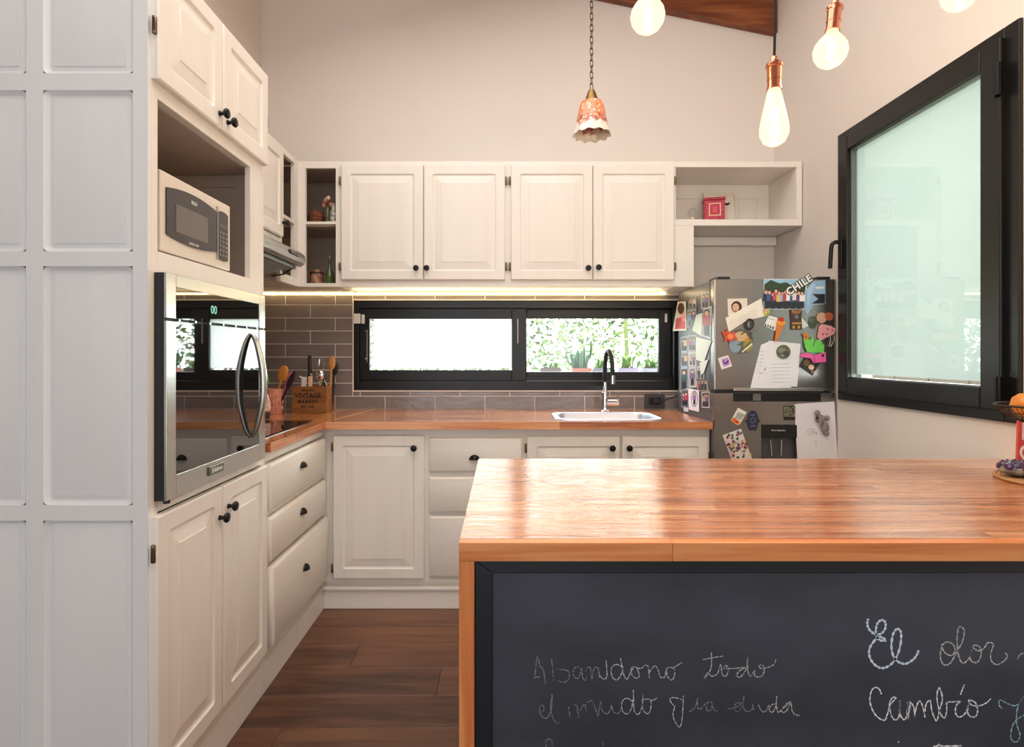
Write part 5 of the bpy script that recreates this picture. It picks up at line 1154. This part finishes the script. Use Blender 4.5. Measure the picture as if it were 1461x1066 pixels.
GB = 'bare filament bulbs hanging over the island'
def bulb(px, py_c, Y, shape, label, tilt=0):
    x = P(px, 0, Y)[0]; zc = P(0, py_c, Y)[2]
    r = thing('hanging_bulb', label, 'bulb', (x, Y, zc), 0, GB)
    if shape == 'pear': pf = [(.0001, -.052), (.012, -.051), (.024, -.043), (.0315, -.026), (.0320, -.012), (.029, .008), (.0235, .034), (.0185, .056), (.0155, .070), (.0135, .078)]; top = .078
    else: pf = [(.0001, -.040), (.014, -.0375), (.027, -.0285), (.036, -.0145), (.039, 0), (.036, .0145), (.028, .0275), (.020, .036), (.0145, .044), (.0135, .050)]; top = .050
    body = thing_part = bpy.data.objects.new('lamp_body', None); C.objects.link(body); body.parent = r; body.location = (0, 0, top+.085); body.rotation_euler = (0, tilt, 0)
    off = -(top+.085)
    q = lambda pr: [(a, h+off) for a, h in pr]
    MB().lathe(q(pf), n=28).build('glass_envelope', BULB, body, smooth=True)
    ht = .035 if shape == 'pear' else .018
    m = MB()
    for k in range(6):
        a = 2*PI*k/6; m.tube([(.008*math.cos(a), .008*math.sin(a), off-ht*.8), (.006*math.cos(a+.5), .006*math.sin(a+.5), off+ht)], .0022, 5)
    m.build('filament', FILA, body)
    z0 = top
    MB().lathe(q([(.0001, z0), (.0165, z0), (.0165, z0+.004), (.0150, z0+.005), (.0150, z0+.022), (.0162, z0+.0225), (.0162, z0+.0245), (.0155, z0+.025), (.0160, z0+.050), (.0185, z0+.052), (.0185, z0+.058), (.015, z0+.062), (.009, z0+.066), (.008, z0+.074), (.004, z0+.078), (.0001, z0+.078)]), n=24).build('socket', COPPER, body, smooth=True)
    zt2 = ceil_z(x)-zc
    pts = [(0, 0, top+.075), (.0015, 0, top+.2), (-.001, 0, (top+zt2)/2), (0, 0, zt2-.002)]
    if pts[2][2] < pts[1][2]: pts = [pts[0], pts[3]]
    MB().tube(cat(pts, 4) if len(pts) > 2 else pts, .0032, 8).build('cord', CORD, r, smooth=True)
    l = bpy.data.lights.new('bulb_light', 'POINT'); l.energy = 3.5; l.color = (1, .72, .42); l.shadow_soft_size = .03
    lo = bpy.data.objects.new('bulb_light', l); C.objects.link(lo); lo.location = (x, Y, zc-.07)
bulb(924, 23, 1.28, 'globe', 'glowing globe bulb in front of the end of the roof beam, leftmost of the four')
bulb(1104.5, 176, 1.30, 'pear', 'glowing pear-shaped bulb on a black cord, the lowest of the four')
bulb(1193, 74, 1.36, 'globe', 'glowing globe bulb with copper socket between the pear bulb and the big window', R(6))
bulb(1369, -9, 1.34, 'globe', 'glowing globe bulb cut off at the top right above the big window')

# ------------------------------------------------------------------ outside
gr = struct(MB().box(-12, 14, YB+.16, 16, -.35, -.12).box(XR+.16, 14, -8, YB+.16, -.35, -.12).build('garden_ground', mat('sunlit_lawn', (150, 176, 104), .9, var=.3, vscale=(2, 2, 2))))
lg = tag(MB().box(-.9, 1.5, YB+.16, 3.85, 1.045, 1.075).box(-.8, -.75, YB+.16, 3.7, -.12, 1.045).box(1.4, 1.45, YB+.16, 3.7, -.12, 1.045).build('outdoor_shelf', mat('grey_boards', (170, 168, 164), .8)), 'pale outdoor shelf under the window carrying the potted plants', 'shelf')
YP = 3.62
def pot(px0, px1, col, label, build, name='potted_plant'):
    cx = P((px0+px1)/2, 0, YP)[0]; w = (px1-px0)*YP/F/2
    o = thing(name, label, 'plant', (cx, YP, 1.0755))
    m = MB(); m.prism([(-w*.85, 0), (w*.85, 0), (w, .035), (w, .052), (-w, .052), (-w, .035)], -.05, .05); m.build('pot', mat('pot_%d_%d_%d' % col, col, .7), o, bevel=.003)
    MB().box(-w*.9, w*.9, -.045, .045, .0525, .056).build('soil', mat('soil', (70, 52, 40), .95), o)
    build(o, w); return o
cg = mat('cactus_green', (92, 130, 96), .6, var=.3, vscale=(60, 60, 8))
def cact(o, w):
    for (x, y, lean, h, r_) in ((-.045, 0, -.02, .10, .011), (-.02, .01, 0, .12, .014), (.0, -.01, .004, .115, .013), (.018, .01, .006, .14, .012), (-.035, .015, 0, .08, .010), (.035, 0, .01, .085, .010)):
        m = MB(); n = 6; pts = [(x+lean*t/n*1., y, .053+h*t/n) for t in range(n+1)]; m.tube(pts, [r_*.9]+[r_]*(n-1)+[r_*.4], 9); m.build('cactus_stem', cg, o, smooth=True)
    MB().tube(cat([(.03, 0, .053), (.045, 0, .10), (.062, 0, .14), (.068, 0, .18), (.066, 0, .225)], 4), .009, 8).build('cactus_arm', cg, o, smooth=True)
    MB().tube(cat([(-.04, 0, .053), (-.075, 0, .09), (-.09, 0, .13), (-.095, 0, .16)], 4), .006, 8).build('cactus_arm', cg, o, smooth=True)
pot(815, 842, (196, 120, 104), 'cactus with tall arms in a terracotta pot outside the window', cact, 'potted_cactus')
lf = mat('fresh_leaf', (110, 150, 80), .5)
def spiky(nl, hh, sp):
    def f(o, w):
        random.seed(nl)
        for k in range(nl):
            a = random.random()*2*PI; t = random.uniform(.4, 1); x, y = w*.6*random.uniform(-1, 1), random.uniform(-.02, .02)
            dx, dy = math.cos(a)*sp*t, math.sin(a)*sp*t*.7; h = hh*random.uniform(.6, 1); p = []
            m = MB(); s_ = .004; nx, ny = -math.sin(a)*s_, math.cos(a)*s_
            m.add([(x-nx, y-ny, .053), (x+nx, y+ny, .053), (x+dx*.5+nx*1.3, y+dy*.5+ny*1.3, .053+h*.7), (x+dx*.5-nx*1.3, y+dy*.5-ny*1.3, .053+h*.7), (x+dx, y+dy, .053+h)], [(0, 1, 2, 3), (3, 2, 4)]); m.build('leaf', lf, o)
    return f
pot(846, 867, (150, 158, 176), 'small leafy plant in a grey-blue pot seen behind the faucet', spiky(22, .07, .05))
pot(880, 909, (180, 170, 206), 'spiky plant in a lilac pot in front of the tree trunk outside', spiky(30, .10, .08))
pot(915, 943, (160, 164, 184), 'bushy plant in a pale grey pot at the right end of the window', spiky(40, .08, .06))
pot(770, 800, (120, 104, 104), 'low plant in a dull brown pot at the left of the clear window pane', spiky(26, .05, .06))
tr = tag(MB().tube([(0, 0, 0), (.02, 0, 1), (-.01, .02, 2), (.02, 0, 3.4)], [.024, .022, .02, .016], 8).build('tree_trunk', mat('mossy_bark', (90, 100, 60), .9, var=.4, vscale=(8, 8, 3), bump=.6, bscale=(20, 20, 6)), smooth=True), 'slim mossy tree trunk standing in the garden beyond the window', 'tree')
tr.location = (P(893, 0, 5.2)[0], 5.2, -.12)
def foliage(name, label, n, xr, yr, zr_, size, cols_, seed, catg='hedge'):
    random.seed(seed); m = MB()
    cl = [(random.uniform(*xr), random.uniform(*yr), random.uniform(*zr_)) for _ in range(max(12, n//60))]
    for _ in range(n):
        c = random.choice(cl); x, y, z = (random.gauss(c[i], .22) for i in range(3))
        z = max(-.1, z); s_ = size*random.uniform(.5, 1.2)
        a = Vector((random.gauss(0, 1), random.gauss(0, 1), random.gauss(0, .6))).normalized(); b_ = a.cross(Vector((random.gauss(0, 1), random.gauss(0, 1), random.gauss(0, 1)))).normalized()
        p = Vector((x, y, z)); m.cur = srgb(*random.choice(cols_))
        m.add([p-a*s_, p+b_*s_*.45, p+a*s_, p-b_*s_*.45], [(0, 1, 2, 3)])
    o = m.build(name, PRINT, kind='stuff'); tag(o, label, catg); return o
LC = [(66, 92, 48), (90, 110, 64), (42, 66, 34), (128, 138, 96), (128, 118, 100)]
foliage('hedge', 'sunlit leafy hedge filling the view beyond the back window', 26000, (-4, 2.2), (6.2, 8), (-.1, 2.6), .05, LC, 1)
foliage('hedge', 'leafy hedge in the garden beyond the big frosted window', 1500, (4.6, 5.6), (-1, 4.5), (0, 1.8), .12, LC, 2)
foliage('shrub', 'low green shrubs right behind the outdoor shelf', 1200, (.1, 1.7), (4.1, 4.5), (.75, .98), .03, [(70, 104, 50), (96, 124, 70)], 3, 'shrub')
# added board fence: darkens the clear strip and cuts light at the big window
fc = thing('light_blocking_fence', 'added brown board fence holding back light beyond the big frosted window', 'fence', (3.3, 1.7, -.12))
fw_ = mat('weathered_fence_board', (70, 58, 50), .8, var=.3, vscale=(6, 6, 1))
fmesh = MB().box(0, .03, 0, .185, 0, 1.45).mesh('board', fw_)
for k in range(22):
    o = bpy.data.objects.new('board', fmesh); C.objects.link(o); o.parent = fc; o.location = ((k % 2)*.008, k*.19, 0)
MB().box(.032, .07, 0, 4.17, .3, .38).box(.032, .07, 0, 4.17, 1.1, 1.18).build('rail', fw_, fc)
for nm, sc_ in (('wicker_basket', (1.2, 1.2, 1.3)), ('flower_jar', (1.1, 1.1, 1.4)), ('patterned_bottle', (1.1, 1.1, 1.45)), ('patterned_mug', (1, 1, 1.4)), ('green_bottle', (1, 1, 1.15))):
    bpy.data.objects[nm].scale = sc_
